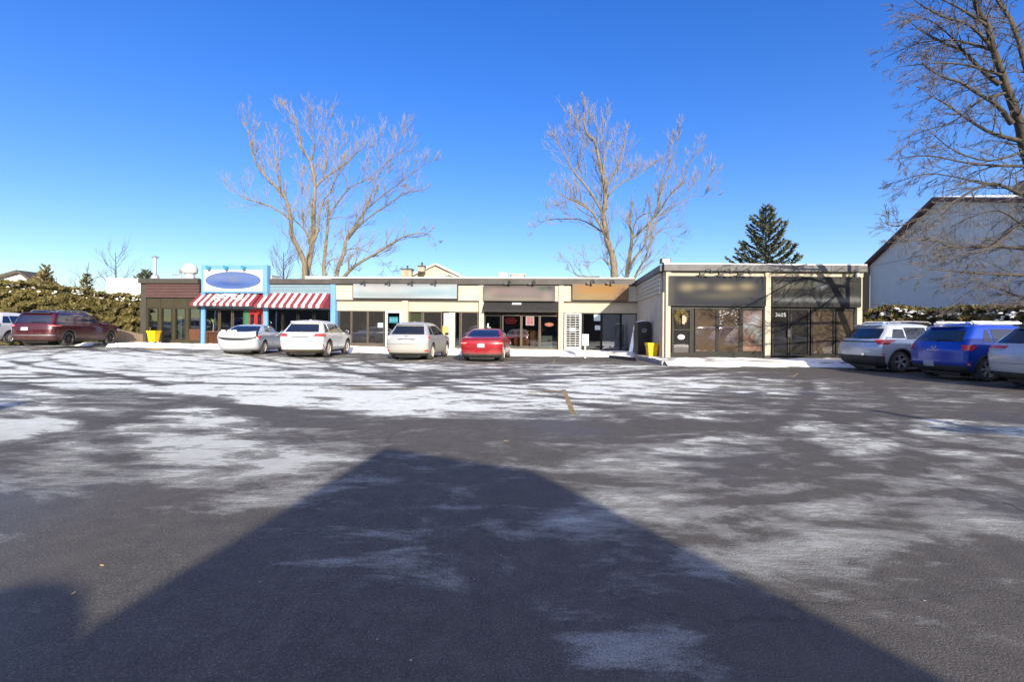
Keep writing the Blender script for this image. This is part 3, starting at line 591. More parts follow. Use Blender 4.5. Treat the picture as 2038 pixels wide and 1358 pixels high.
# signs on row
sign_thing('shop_sign', 'long white and grey blurred sign board with four small lamps on the cream row', MF, 701, 910.5, MF.Z(800, 595.3, .4), MF.Z(800, 564, .4), .40,
    [(.06, .6, .08, .5, (.80, .88, .92), .9), (.35, .6, .12, .35, (.88, .86, .85), .8), (.22, .75, .12, .3, (.70, .62, .64), .5), (.52, .75, .2, .2, (.75, .75, .80), .7), (.75, .55, .25, .3, (.62, .82, .92), .8), (.7, .3, .35, .25, (.40, .66, .75), .6), (.97, .5, .05, .5, (.55, .80, .90), .7), (.15, .2, .2, .25, (.35, .55, .55), .6), (.5, .95, .6, .12, (.30, .29, .32), .5), (.45, .15, .2, .2, (.5, .52, .52), .6)], (1.0, 1.05, 1.08), 'black', .2, .05)
sign_thing('shop_sign', 'blurred grey and pink sign board above the black awning', MF, 961.5, 1104.5, MF.Z(1030, 599.5, .4), MF.Z(1030, 568.5, .4), .40,
    [(.15, .6, .12, .3, (.48, .35, .31), .8), (.4, .6, .2, .3, (.50, .38, .37), .7), (.65, .5, .2, .4, (.46, .36, .36), .7), (.05, .3, .1, .3, (.55, .52, .42), .6), (.5, .1, .5, .15, (.50, .46, .38), .8), (.9, .3, .08, .4, (.55, .45, .42), .8), (.82, .85, .05, .15, (.08, .22, .14), .8), (.93, .9, .06, .2, (.12, .12, .13), .9), (.3, .97, .4, .08, (.15, .13, .12), .8)], (.28, .24, .22), 'brownframe', .2, .02)
sign_thing('shop_sign', 'blurred orange sign board at the right end of the cream row', MF, 1138.5, 1250.5, MF.Z(1194, 598, .4), MF.Z(1194, 565, .4), .40,
    [(.3, .6, .25, .3, (.75, .40, .14), .8), (.65, .65, .2, .25, (.72, .36, .10), .8), (.5, .3, .4, .2, (.72, .45, .20), .6), (.9, .4, .12, .4, (.45, .26, .15), .7), (.2, .15, .3, .2, (.60, .48, .25), .7), (.05, .5, .06, .5, (.55, .40, .22), .7)], (.58, .36, .18), 'brownframe', .2, .03)
# small lamps above signs (gooseneck)
def sign_lamp(F, px, z, d, label, m='black', hook=.25, size=1.):
    u = F.U(px, d); o = thing('sign_lamp', label, 'lamp', tuple(F.P(u, z, d)), group='small lamps over the shop signs')
    mb = MB(); mb.tube([F.P(u-.05, z-.08, d-.05), F.P(u, z+hook, d+.08), F.P(u+.07, z+hook*1.15, d+.25), F.P(u+.12, z+hook*.6, d+.38)], .016*size, 5); obj('lamp_arm', mb, M[m], o)
    mb = MB(); e = F.P(u+.12, z+hook*.6, d+.38); mb.lathe([(.03*size, .04), (.05*size, 0), (.09*size, -.12), (.085*size, -.125)], e, 10); obj('lamp_head', mb, M[m], o, smooth=True)
    mb = MB(); e = F.P(u-.2, z+.02, d+.1); mb.tube([F.P(u, z, d), e], .02, 5); mb.box(e.x-.09, e.x+.09, e.y-.08, e.y+.08, e.z-.06, e.z+.06); obj('lamp_box', mb, M[m], o)
    return o
for k, (px, w) in enumerate(((726, 'leftmost'), (775, 'second from left'), (820, 'third from left'), (866, 'rightmost'))): sign_lamp(MF, px, ZC+.02, .42, f'{w} of four small lamps over the long white sign', hook=.18)
for px, w in ((1012, 'left'), (1060, 'right')): sign_lamp(MF, px, ZC+.0, .42, f'{w} one of two gooseneck lamps over the grey pink sign', hook=.22)
for px, w in ((1176, 'left'), (1215, 'right')): sign_lamp(MF, px, ZC+.05, .42, f'{w} one of two lamps over the orange sign', hook=.2)
teal = mat('teal_lamp', (.02, .22, .28), .5, .1, 3); M['teal'] = teal; M['wire'] = mat('thin_grey_wire', (.35, .33, .30), .6)
for px, w in ((415, 'left'), (450, 'middle'), (485, 'right')):
    u = MF.U(px, .7); zz = MF.Z(px, 533, .7); o = thing('sign_spotlight', f'{w} one of three teal spotlights on the blue box above the oval sign', 'lamp', tuple(MF.P(u, zz, .7)), group='small lamps over the shop signs')
    mb = MB(); mb.tube([MF.P(u, zz+.05, .5), MF.P(u, zz+.05, .72), MF.P(u+.05, zz-.02, .9)], .03, 5); obj('lamp_arm', mb, teal, o)
    mb = MB(); mb.tube([MF.P(u-.1, zz+.12, .85), MF.P(u+.05, zz-.12, .80)], [.05, .11], 8); obj('lamp_head', mb, teal, o)
    mb = MB(); mb.tube([MF.P(u+.9+.0, zz+.2-.1, .4), MF.P(u+.75, zz+.5, .42), MF.P(u+.35, zz+.78, .5), MF.P(u-.02, zz+.75, .6), MF.P(u-.12, zz+.5, .65)], .012, 4); obj('lamp_cable', mb, M['wire'], o)
# neon and posters inside the middle shop
def neon(F, px, py, d, label, size=.17, rx=.36, rz=.17, ring='neonred'):
    u = F.U(px, d); z = F.Z(px, py, d); o = thing('open_sign', label, 'sign', tuple(F.P(u, z, d)))
    mb = MB(); pts = [F.P(u+rx*math.cos(k*6.2832/20), z+rz*math.sin(k*6.2832/20), d) for k in range(21)]; mb.tube(pts, .015, 5, cap=False); obj('neon_ring', mb, M[ring], o)
    text('neon_text', 'OPEN', size, F, u, z-size*.34, d, M['neonred'], o, .012); return o
neon(MF, 1017, 639, -.2, 'red OPEN neon sign in left window of the black-awning shop')
o = neon(WF, 1636, 629.5, -.16, 'red OPEN neon sign with green ring in the wing window', .20, .27, .17, 'neongreen')
u, z = MF.U(1055, -.2), MF.Z(1055, 648, -.2)
mb, cc = vpanel(MF, u-.27, u+.27, z, z+.62, -.045, [(.3, .3, .2, .25, (.65, .08, .08), .9), (.7, .3, .2, .25, (.65, .08, .08), .9), (.3, .75, .2, .2, (.7, .12, .1), .9), (.72, .72, .2, .2, (.7, .15, .12), .9), (.5, 1, .8, .1, (.5, .5, .55), .9)], (.75, .65, .65), 12, 12)
o = tag(obj('window_poster', mb, M['vcol'], fix=False), 'red and white square poster in the centre window under the black awning', 'poster'); setcol(o, cc)
u, z = MF.U(1093, -.2), MF.Z(1093, 650, -.2)
mb = MB(); pts = [[MF.P(u+.30*r_*math.cos(a_*.3927), z+.12+.13*r_*math.sin(a_*.3927), -.045) for a_ in range(17)] for r_ in (0, .33, .66, 1)]; mb.grid(pts)
cc = []
for r_ in (0, .33, .66, 1):
    for a_ in range(17): k_ = .5+.5*math.sin(a_*2.3+r_*7); cc += [.9*(1-.5*r_)+.2*k_, .28*(1-.4*r_)+.25*k_*(1-r_), .20*(1-.3*r_), 1]
o = tag(obj('window_decal', mb, M['vcol'], fix=False), 'small red orange oval decal on the rightmost window under the black awning', 'decal'); setcol(o, cc)
mb, cc = vpanel(MF, MF.U(774, 0), MF.U(792, 0), MF.Z(783, 643, 0), MF.Z(783, 631, 0), -.02, [(.2, .5, .08, .3, (.4, .85, .9), .9), (.5, .5, .08, .3, (.4, .85, .9), .9), (.8, .5, .08, .3, (.4, .85, .9), .9)], (.05, .42, .58), 20, 6)
o = tag(obj('door_notice', mb, M['vcol'], fix=False), 'turquoise notice strip on the glass of the white door', 'notice'); setcol(o, cc)
mb = MB(); MF.pbox(mb, 752, 762, MF.Z(757, 652, 0), MF.Z(757, 643, 0), -.02, .0); tag(obj('paper_notice', mb, mat('pale_blue_paper', (.5, .75, .85), .7, .1, 8)), 'pale blue paper notice on the dark window left of the white door', 'notice')
for (x0, x1, y0, y1, lb) in ((1182, 1195, 626, 639, 'white paper at top of window right of barred door'), (1184, 1195, 648, 657, 'lower white paper in window right of barred door'), (1134, 1146, 652, 660, 'pale paper notice taped to the barred white door')):
    mb = MB(); MF.pbox(mb, x0, x1, MF.Z(x0, y1, 0), MF.Z(x0, y0, 0), .03 if x0 < 1150 else -.04, .035 if x0 < 1150 else -.034); tag(obj('paper_notice', mb, mat('paper', (.55, .66, .68), .7, .06, 8)), lb, 'notice')
# ---- wing
B4 = thing('corner_wing', 'projecting shop wing with dark signs, cream posts and a beige stucco side wall', 'shop building', (7.5, 21.5, .16))
WT, WC = 4.53, 4.23; uL, uR = 0, WF.L
mb = MB(); WF.box(mb, -.1, uR+.0, WC, WT, -.5, .30); RF.box(mb, 0, RF.L+.1, WC, WT, -.3, .22); mb.hexa([WF.P(0, WC+.1, -.5), WF.P(uR, WC+.1, -.5), WF.P(uR, WC+.1, -9), WF.P(.9, WC+.1, -9), WF.P(0, WT-.01, -.5), WF.P(uR, WT-.01, -.5), WF.P(uR, WT-.01, -9), WF.P(.9, WT-.01, -9)]); obj('roof_cap', mb, M['capblue'], B4)
mb = MB(); mb.hexa([WF.P(-.1, WT, .28), WF.P(uR, WT, .28), WF.P(uR, WT, -9), WF.P(.85, WT, -9), WF.P(-.1, WT+.05, .28), WF.P(uR, WT+.05, .28), WF.P(uR, WT+.05, -9), WF.P(.85, WT+.05, -9)]); obj('roof_snow', mb, M['snow'], B4)
mb = MB(); siding(RF, mb, .15, RF.L-.35, ZS, WC, .12, 5, .03); obj('side_siding', mb, M['cream_siding'], B4)
mb = MB(); RF.box(mb, 0, RF.L-.0, 0, ZS, -.2, .06); RF.box(mb, 0, RF.L, ZS, WC, -.2, .0); obj('side_wall', mb, M['beige'], B4)
mb = MB(); WF.box(mb, .25, uR, 4.02, WC, -.15, .05); obj('cream_band', mb, M['cream'], B4)
for x0, x1, d_ in ((1325, 1334.5, .14), (1523, 1534, .14), (1706, 1716, .14)):
    mb = MB(); WF.pbox(mb, x0, x1, 0, WC, -.2, d_); obj('post', mb, M['cream'], B4)
mb = MB(); WF.pbox(mb, 1334.5, 1523, 0, .39, -.15, .03); WF.pbox(mb, 1534, 1706, 0, .30, -.15, .03); obj('sill_wall', mb, M['darkframe'], B4)
mb = MB(); WF.pbox(mb, 1334.5, 1523, 2.5, 4.02, -.2, .0); WF.pbox(mb, 1534, 1706, 2.5, 4.02, -.2, .0); obj('sign_backing', mb, M['black'], B4)
mb = MB(); a, c = WF.U(1337, .05), WF.U(1381, .05)
for (q0, q1, w0, w1) in ((a, a+.1, .2, 2.5), (c-.2, c, .2, 2.5), (a+.1, c-.2, 2.38, 2.5), (a+.1, c-.2, .2, .36), (a+.1, c-.2, 1.42, 1.49)): WF.box(mb, q0, q1, w0, w1, -.05, .05)
dr = obj('door', mb, M['darkframe'], B4); g_ = MB(); WF.box(g_, a+.1, c-.2, .36, 2.38, -.02, -.01); obj('pane', g_, M['glassdark'], dr)
mb = MB(); k_ = WF.P((a+c)/2-.06, 1.10, .06)
P = [[WF.P((a+c)/2-.05+.17*r_*math.cos(q_*.3927), 1.12+.12*r_*math.sin(q_*.3927), -.005) for q_ in range(17)] for r_ in (0, .5, 1)]; mb.grid(P); obj('door_sticker', mb, M['white'], dr, fix=False)
for x0, x1 in ((1382, 1427.5), (1428, 1473.5)): win(WF, B4, x0, x1, .39, 2.5, 'darkframe', 'glassbrown', .07)
w_ = win(WF, B4, 1474, 1522, .39, 2.5, 'darkframe', 'glass', .09)
mb = MB()
mb, cc = vpanel(WF, WF.U(1478), WF.U(1518), .47, 2.42, -.045, [(.3, .85, .35, .12, (.40, .25, .22), .9), (.7, .8, .3, .1, (.68, .74, .80), .9), (.25, .62, .3, .05, (.75, .78, .82), .9), (.55, .68, .3, .04, (.72, .72, .75), .8), (.6, .5, .3, .1, (.28, .33, .30), .9), (.75, .4, .15, .15, (.50, .53, .52), .8), (.5, .35, .1, .1, (.5, .25, .14), .6), (.2, .3, .25, .08, (.36, .18, .11), .9), (.55, .22, .3, .07, (.03, .025, .02), .95), (.2, .1, .3, .1, (.62, .33, .22), .9), (.7, .06, .4, .06, (.55, .28, .2), .9), (.95, .75, .1, .2, (.40, .25, .18), .8)], (.30, .22, .18), 30, 44)
o = obj('window_print', mb, M['vcol'], w_, fix=False); setcol(o, cc)
mb = MB()
for k in range(60):
    x, z = random.uniform(1430, 1470), random.uniform(1.7, 2.4)
    if 1440 < x < 1462 and z < 2.15: continue
    WF.box(mb, WF.U(x), WF.U(x)+.05, z, z+.05, -.05, -.045)
obj('window_decal', mb, M['chrome'], B4)
mb = MB()
for x0, x1 in ((1535.5, 1570), (1571.5, 1610)):
    dd = win(WF, B4, x0, x1, .2, 2.5, 'darkframe', 'glassdark', .07, name='door')
    mb = MB(); WF.pbox(mb, x0+2, x1-2, .28, 2.42, -.16, -.15); obj('frosted_panel', mb, mat('frosted_film', (.23, .26, .27), .8, .3, 2.2), dd)
text('house_number', '3685', .26, WF, WF.U(1554), 2.12, -.02, M['white'], B4, .006)
mb = MB(); WF.pbox(mb, 1568, 1573.5, 1.15, 1.5, .0, .05); obj('door_lock', mb, M['black'], B4)
win(WF, B4, 1613, 1661, .30, 2.5, 'darkframe', 'glassbrown', .09); win(WF, B4, 1663, 1705, .30, 2.5, 'darkframe', 'glassbrown', .09)
room(WF, B4, 1.0, uR-.1, 2.9, 6, .17)
sign_thing('shop_sign', 'large dark grey blurred sign with faint cream patches on the left half of the wing', WF, 1331.5, 1524.5, WF.Z(1430, 609, .22), WF.Z(1430, 549.5, .22), .22,
    [(.18, .62, .08, .15, (.60, .49, .30), .75), (.33, .65, .07, .12, (.5, .42, .28), .6), (.58, .62, .10, .13, (.62, .50, .30), .75), (.80, .66, .08, .13, (.60, .48, .28), .7), (.5, .32, .25, .12, (.20, .18, .14), .7), (.7, .4, .15, .12, (.22, .19, .13), .6), (0, .5, .05, .8, (.2, .19, .17), .7)], (.055, .06, .075), 'black', .2, .02)
sign_thing('shop_sign', 'large dark grey blurred sign with pale bands on the right half of the wing', WF, 1537.5, 1714, WF.Z(1625, 611, .22), WF.Z(1625, 551.5, .22), .22,
    [(.12, .7, .15, .12, (.42, .39, .30), .7), (.45, .75, .2, .1, (.26, .25, .2), .6), (.5, .22, .7, .07, (.42, .43, .43), .8), (.85, .25, .15, .1, (.38, .38, .36), .6), (.55, .7, .05, .1, (.34, .38, .44), .7), (.8, .85, .12, .15, (.22, .2, .16), .6), (.35, .5, .2, .07, (.03, .03, .03), .7), (.1, .5, .15, .08, (.16, .15, .12), .5)], (.05, .05, .05), 'black', .2, .02)
for px, w in ((1402, 'left'), (1440, 'middle'), (1478, 'right')): sign_lamp(WF, px, 4.05, .24, f'{w} one of three gooseneck lamps over the wing sign with cream patches', hook=.22, size=.9)
# wreath
wr = thing('door_wreath', 'round evergreen wreath with pink ribbon hanging on the dark wing door', 'wreath', tuple(WF.P(WF.U(1356), 1.9, .1)))
mb = MB(); cU, cZ = WF.U(1355.5, .1), WF.Z(1355.5, 630.5, .1)
for k in range(900):
    a = random.uniform(0, 6.28); r_ = random.gauss(.24, .055); p_ = WF.P(cU+r_*math.cos(a), cZ+r_*math.sin(a)*1.1, .08+random.uniform(0, .09)); d_ = Vector((random.gauss(0, 1), random.gauss(0, .6), random.gauss(0, 1))).normalized()*.06; e_ = Vector((random.gauss(0, 1), random.gauss(0, 1), random.gauss(0, 1))).normalized()*.014
    mb.add([p_, p_+d_+e_, p_+d_-e_], [(0, 1, 2)])
obj('wreath_greenery', mb, M['leafa'], wr, fix=False)
mb = MB(); WF.box(mb, cU+.03, cU+.14, cZ-.34, cZ+.05, .17, .19); WF.box(mb, cU+.10, cU+.2, cZ-.26, cZ-.02, .18, .2); obj('ribbon', mb, mat('pink_ribbon', (.75, .36, .26), .6, .2, 20), wr)
# floodlight and security camera
c = WF.P(.0, WT, .1); fl = thing('floodlight', 'boxy floodlight on the roof corner of the wing', 'lamp', tuple(c))
mb = MB(); mb.box(c.x-.21, c.x+.21, c.y-.15, c.y+.15, WT+.06, WT+.28); mb.tube([c, c+Vector((0, 0, .1))], .03, 6); obj('housing', mb, M['cap'], fl)
mb = MB(); mb.box(c.x-.17, c.x+.17, c.y-.165, c.y-.151, WT+.09, WT+.25); obj('lens', mb, M['plate'], fl)
c = WF.P(WF.U(1706, .2), 4.08, .2); sc = thing('security_camera', 'small white dome security camera under the roof edge at the right end of the wing', 'camera', tuple(c)); mb = MB(); mb.lathe([(.02, -.12), (.07, -.09), (.09, 0), (.09, .06), (.05, .1)], c, 12); obj('housing', mb, M['white'], sc, smooth=True); mb = MB(); mb.lathe([(.03, -.12), (.035, -.09)], (c.x+.02, c.y-.08, c.z+.02), 8); obj('lens', mb, M['black'], sc)
# ------------------------------------------------------------------ things standing by the shops
def bin_thing(px, py, Y, r, h, label, lidded=True):
    p_ = atY(px, py, Y); o = thing('yellow_bin', label, 'bin', tuple(p_)); mb = MB()
    n = 4
    def ring(z, k): return [(p_.x+sx*r*k, p_.y+sy*r*k, p_.z+z) for sx, sy in ((-1, -1), (1, -1), (1, 1), (-1, 1))]
    R_ = [ring(0, .72), ring(h*.86, .95), ring(h*.86, 1.05), ring(h, 1.08)]
    mb.add([q for r_ in R_ for q in r_], [(3, 2, 1, 0)]+[(i*4+k, i*4+(k+1) % 4, (i+1)*4+(k+1) % 4, (i+1)*4+k) for i in range(3) for k in range(4)]+[(12, 13, 14, 15)])
    b_ = obj('bin_body', mb, M['yellow'], o)
    bv = b_.modifiers.new('bevel', 'BEVEL'); bv.width = .04; bv.segments = 3
    mb = MB(); mb.box(p_.x-r*1.12, p_.x+r*1.12, p_.y-r*1.12, p_.y+r*1.12, p_.z+h, p_.z+h*1.06)
    l_ = obj('lid', mb, M['yellow'], o); bv = l_.modifiers.new('bevel', 'BEVEL'); bv.width = .03; bv.segments = 2
    mb = MB(); mb.tube([(p_.x-r*.7, p_.y-r*1.15, p_.z+h*.93), (p_.x+r*.7, p_.y-r*1.15, p_.z+h*.93)], .025, 5); obj('handle', mb, M['yellow'], o)
    return o
bin_thing(306, 680.5, 30.2, .27, .70, 'squat yellow bin beside the brown shop window')
bin_thing(1297, 711.5, 22.4, .26, .68, 'tall yellow bin by the beige side wall of the wing')
mb = MB(); p_ = atY(295.5, 668, 30.6); mb.tube([p_+Vector((0, 0, -.4)), p_+Vector((.12, 0, .55))], .02, 5); tag(obj('broom_stick', mb, M['fence']), 'thin wooden stick leaning behind the squat yellow bin', 'stick')
# dark drinks cabinet and leaning sheets
c = atY(1279, 703, 24.0); vm = thing('dark_cabinet', 'tall dark cabinet with snow on top in the corner beside the yellow bin', 'cabinet', tuple(c))
mb = MB(); mb.box(c.x-.35, c.x+.32, c.y-.3, c.y+.4, c.z, c.z+1.62); mb.box(c.x-.30, c.x+.27, c.y-.33, c.y-.3, c.z+.85, c.z+1.55); mb.box(c.x-.30, c.x+.27, c.y-.33, c.y-.3, c.z+.08, c.z+.8); obj('cabinet_body', mb, M['black'], vm)
P = [[Vector((c.x-.38+.72*j/8, c.y-.32+.72*i/6, c.z+1.62+.11*math.sin(3.14*j/8)*math.sin(3.14*min(1, (i+1)/7))+.02*random.random())) for j in range(9)] for i in range(7)]
mb = MB(); mb.grid(P); obj('snow_cap', mb, M['snow'], vm, smooth=True, fix=False)
mb = MB(); pts = [(c.x-.02+.11*math.cos(k*.314), c.y-.345, c.z+1.2+.1*math.sin(k*.314)) for k in range(21)]; mb.tube(pts, .014, 5, cap=False); mb.tube([(c.x-.1, c.y-.345, c.z+1.14), (c.x+.05, c.y-.345, c.z+1.22)], .012, 4); obj('logo_ring', mb, M['plate'], vm)
for k, (px, mt, lb) in enumerate(((1257, 'glassbright', 'leaning glass sheet nearest the window, left of the dark cabinet'), (1264, 'paleblue', 'leaning blue grey board between glass sheet and dark cabinet'))):
    b_ = atY(px-6, 701-k*-2, 25.2-k*.5); tp = b_+Vector((.36, .25, 1.55)); mb = MB()
    w = Vector((.32, -.08, 0)); th_ = Vector((0, -.04, .01)); mb.hexa([b_, b_+w, b_+w+th_, b_+th_, tp, tp+w*.8, tp+w*.8+th_, tp+th_]); tag(obj('leaning_sheet', mb, M[mt]), lb, 'sheet')
# small white sign on its post at the kerb
c = atY(1164.5, 714.5, 22.9); sg = thing('parking_sign', 'small blank white sign on a short white post at the kerb before the barred door', 'sign', tuple(c))
mb = MB(); mb.box(c.x-.035, c.x+.035, c.y-.03, c.y+.03, c.z, c.z+.75); obj('post', mb, M['white'], sg)
mb = MB(); mb.box(c.x-.17, c.x+.17, c.y-.06, c.y-.03, c.z+.66, c.z+1.25); b_ = obj('sign_plate', mb, M['white'], sg); bv = b_.modifiers.new('bevel', 'BEVEL'); bv.width = .03; bv.segments = 2
# dark ramp kerb
mb = MB(); a, b_ = atY(1212, 714, 23.0), atY(1266, 724, 20.6); a.z = b_.z = .0; w = Vector((.1, .22, 0)); mb.hexa([a, b_, b_+w, a+w, a+Vector((0, 0, .14)), b_+Vector((0, 0, .17)), b_+w+Vector((0, 0, .17)), a+w+Vector((0, 0, .14))])
tag(obj('ramp_kerb', mb, mat('dark_kerb', (.05, .05, .05), .9, .3, 4)), 'dark concrete kerb edge of the ramp left of the wing sidewalk', 'kerb')
# painted lines
def line(pa, pb, w, label_, zoff=.004):
    A_, B_ = [(lambda r: Vector((r.x*CH/-r.z, CH/-r.z, 0)))(ray(*p)) for p in (pa, pb)]; d = (B_-A_).normalized(); s_ = Vector((-d.y, d.x, 0))*w/2
    n = 10; mb = MB(); P = []
    for i in range(n+1):
        q = A_+(B_-A_)*i/n; P.append([tuple(q+s_*k+Vector((0, 0, zoff+float(gz(np.array(q.x), np.array(q.y)))))) for k in (-1, 1)])
    mb.grid(P); o = obj('yellow_line', mb, M['linepaint'], fix=False); o['kind'] = 'structure'; return o
line((1122, 776), (1141, 824), .09, ''); line((1050, 781), (1122, 778), .10, ''); line((676, 771), (870, 776), .08, ''); line((1577, 752), (1588, 743), .05, '')
line((1100, 724), (1104, 716), .06, ''); 
mb = MB(); q = ray(307, 697); q = Vector((q.x*24.6, 24.6, 0)); q.z = float(gz(np.array(q.x), np.array(q.y)))+.006
P = [[(q.x+(j/6-.5)*.75+.04*math.sin(i*2+j), q.y+(i/4-.5)*2.0, q.z) for j in range(7)] for i in range(5)]; mb.grid(P)
o = obj('yellow_line', mb, mat('orange_paint', (.70, .34, .01), .7, .2, 6), fix=False); o['kind'] = 'structure'
# leaves and grit
mb = MB()
for k in range(420):
    Y = 1.9+random.random()**1.6*7; X = random.uniform(-1.15, 1.15)*Y
    if k % 2 or (k % 8 and X > -.1*Y): continue
    r_ = random.uniform(.002, .006); z = .004; a = random.uniform(0, 3.1); pts = [(X+r_*(1+.5*math.sin(j*7+k))*math.cos(a+j*1.2566), Y+r_*math.sin(a+j*1.2566), z+r_*.5*random.random()) for j in range(5)]
    mb.add(pts, [(0, 1, 2, 3, 4)])
o = obj('gravel_grit', mb, mat('pale_grit', (.50, .42, .32), .9, .35, 9), fix=False); o['kind'] = 'stuff'
mb = MB()
for (px, py) in ((203, 1130), (146, 1186), (141, 1246), (990, 1106), (997, 1110), (985, 1103), (1007, 880)):
    r = ray(px, py); X, Y = r.x*CH/-r.z, CH/-r.z; a = random.uniform(0, 6); l = random.uniform(.006, .009) if py > 1000 else .03
    P = [[(X+l*(i/3-.5)*2*math.cos(a)-l*.6*(j/2-.5)*math.sin(a)*math.sin(3.14*(i+.4)/3.8), Y+l*(i/3-.5)*2*math.sin(a)+l*.6*(j/2-.5)*math.cos(a), .006+.012*abs(j/2-.5)+.006*i/3) for j in range(3)] for i in range(4)]; mb.grid(P)
o = obj('dry_leaves', mb, M['leafdry'], fix=False); o['kind'] = 'stuff'

# ------------------------------------------------------------------ roofs and houses behind
c = atY(308.5, 552, 35); o = thing('roof_vent_pipe', 'thin galvanised vent pipe with cap on the brown shop roof', 'vent', tuple(c)); mb = MB()
mb.tube([c+Vector((0, 0, -.6)), c+Vector((0, 0, 1.5))], .11, 10); mb.lathe([(.30, -.1), (.26, .1), (.12, .25)], c, 12); obj('pipe', mb, M['metal'], o); mb = MB(); mb.lathe([(.22, 1.5), (.24, 1.56), (.05, 1.66)], c, 12); obj('rain_cap', mb, M['metal'], o)
c = atY(378, 556, 35.5); o = thing('kitchen_exhaust', 'bulbous white exhaust fan with ducts on the roof left of the blue sign box', 'exhaust fan', tuple(c))
mb = MB(); mb.lathe([(.30, -.5), (.32, .35), (.50, .5), (.55, .8), (.45, 1.05), (.2, 1.2), (.08, 1.25)], c, 18); obj('fan_body', mb, M['white'], o, smooth=True)
mb = MB(); mb.box(c.x-.85, c.x+.55, c.y-.4, c.y+.4, c.z-.3, c.z+.12); mb.tube([c+Vector((-.75, 0, .1)), c+Vector((-.75, 0, .7)), c+Vector((-.35, 0, .9))], .16, 8); mb.tube([c+Vector((-1.4, 0, .05)), c+Vector((-1.4, 0, .35)), c+Vector((-.9, 0, .35))], .04, 5); obj('duct', mb, M['metal'], o)
def hvac(px0, px1, py, Y, h, label, m='white'):
    a, b_ = atY(px0, py, Y), atY(px1, py, Y); o = thing('rooftop_unit', label, 'rooftop unit', tuple((a+b_)/2))
    mb = MB(); mb.box(a.x, b_.x, Y, Y+1.2, a.z-.5, a.z+h); obj('cabinet', mb, M[m], o); mb = MB(); mb.box(a.x-.03, b_.x+.03, Y-.03, Y+1.23, a.z+h, a.z+h+.05); n = max(2, int((b_.x-a.x)/.12))
    for k in range(n): x = a.x+.1+(b_.x-a.x-.2)*k/n; mb.box(x, x+.04, Y-.02, Y-.002, a.z-.3, a.z+h*.8)
    obj('louvre', mb, M['metal'], o); return o
hvac(533, 541, 556, 37, .3, 'tiny white roof unit just right of the blue sign box'); hvac(607, 655, 556, 37, .22, 'long low white roof unit before the left bare tree'); hvac(655, 661, 556, 37, .2, 'narrow grey roof unit ending the long white one', 'metal')
hvac(993, 1010, 556, 38, .5, 'pale roof unit left of the green brown one'); hvac(1016, 1045, 556, 38, .4, 'green brown roof unit over the black-awning shop', 'leafb')
def house(name, label, pts, Y, dep, wm, over=.25, rm='shingle', win_=None):
    """gable front polygon (photo px at depth Y): eaveL, peak, eaveR"""
    e0, pk_, e1 = [atY(*p, Y) for p in pts]; o = thing(name, label, 'house', ((e0.x+e1.x)/2, Y, 0)); mb = MB()
    n = [(e0.x, Y, 0), (e1.x, Y, 0), (e1.x, Y, e1.z), (pk_.x, Y, pk_.z), (e0.x, Y, e0.z)]; f = [(x, y+dep, z) for x, y, z in n]
    mb.add(n+f, [(0, 1, 2, 3, 4), (9, 8, 7, 6, 5)]+[(i, (i+1) % 5, 5+(i+1) % 5, 5+i) for i in range(5)]); obj('wall', mb, M[wm], o)
    mb = MB()
    for a, b_ in ((e0, pk_), (pk_, e1)):
        d = (b_-a).normalized(); up = Vector((-d.z, 0, d.x)); a_ = a-d*(over if a is e0 else 0); b2 = b_+d*(over if b_ is e1 else 0)
        Z_ = Vector((0, dep+over, 0)); F_ = Vector((0, -over, 0)); mb.hexa([a_+F_, b2+F_, b2+Z_, a_+Z_, a_+F_+up*.22, b2+F_+up*.22, b2+Z_+up*.22, a_+Z_+up*.22])
    obj('roof', mb, M[rm], o)
    if win_:
        for (x0, x1, y0, y1) in win_:
            a, b_ = atY(x0, y1, Y), atY(x1, y0, Y); mb = MB(); mb.box(a.x, b_.x, Y-.06, Y-.01, a.z, b_.z); obj('window', mb, M['carglass'], o)
    return o
house('gabled_house', 'grey gabled house with brown eaves above the hedge at far left', ((-60, 572), (44, 543), (76, 566)), 44, 1.5, 'greywall', .5, 'brownframe')
h = house('tan_house', 'tan gabled house with pale trim peeking over the cream shop roof', ((800, 560), (867.5, 528), (935, 560)), 58, 9, 'tan', .5, 'white')
house('tan_dormer', 'smaller tan gable beside the larger tan house gable', ((862, 563), (893, 547.5), (925, 563)), 56, 3, 'tan', .3, 'white')
for px, py, w, hh, lb in ((811, 538, .6, 2.4, 'stone chimney with dark cap left of the tan gable'), (840, 532, .38, .6, 'short stone chimney near the peak of the tan gable')):
    c = atY(px, py, 57.0); mb = MB(); mb.box(c.x-w, c.x+w, c.y-.5, c.y+.5, c.z-hh, c.z); o = tag(obj('stone_chimney', mb, M['stone']), lb, 'chimney'); mb = MB(); mb.box(c.x-w*1.2, c.x+w*1.2, c.y-.6, c.y+.6, c.z, c.z+.15); mb.tube([(c.x, c.y, c.z+.15), (c.x, c.y, c.z+.6)], .12, 8); obj('chimney_cap', mb, M['cap'], o)
# snow covered shed roof behind the hedge
a, b_ = atY(211, 588, 38), atY(283, 590, 38); h0 = thing('snowy_shed', 'low shed with thick snow on its roof between hedge and brown shop', 'shed', ((a.x+b_.x)/2, 38, 0))
mb = MB(); mb.box(a.x+.2, b_.x+1, 38.2, 42, 0, a.z); obj('wall', mb, M['tan'], h0); a2, b2 = atY(211, 556, 41), atY(310, 557, 41); mb = MB(); mb.hexa([a, b_+Vector((1, 0, 0)), b2, a2, a+Vector((0, 0, .1)), b_+Vector((1, 0, .1)), b2+Vector((0, 0, .1)), a2+Vector((0, 0, .1))]); obj('roof', mb, M['snow'], h0)
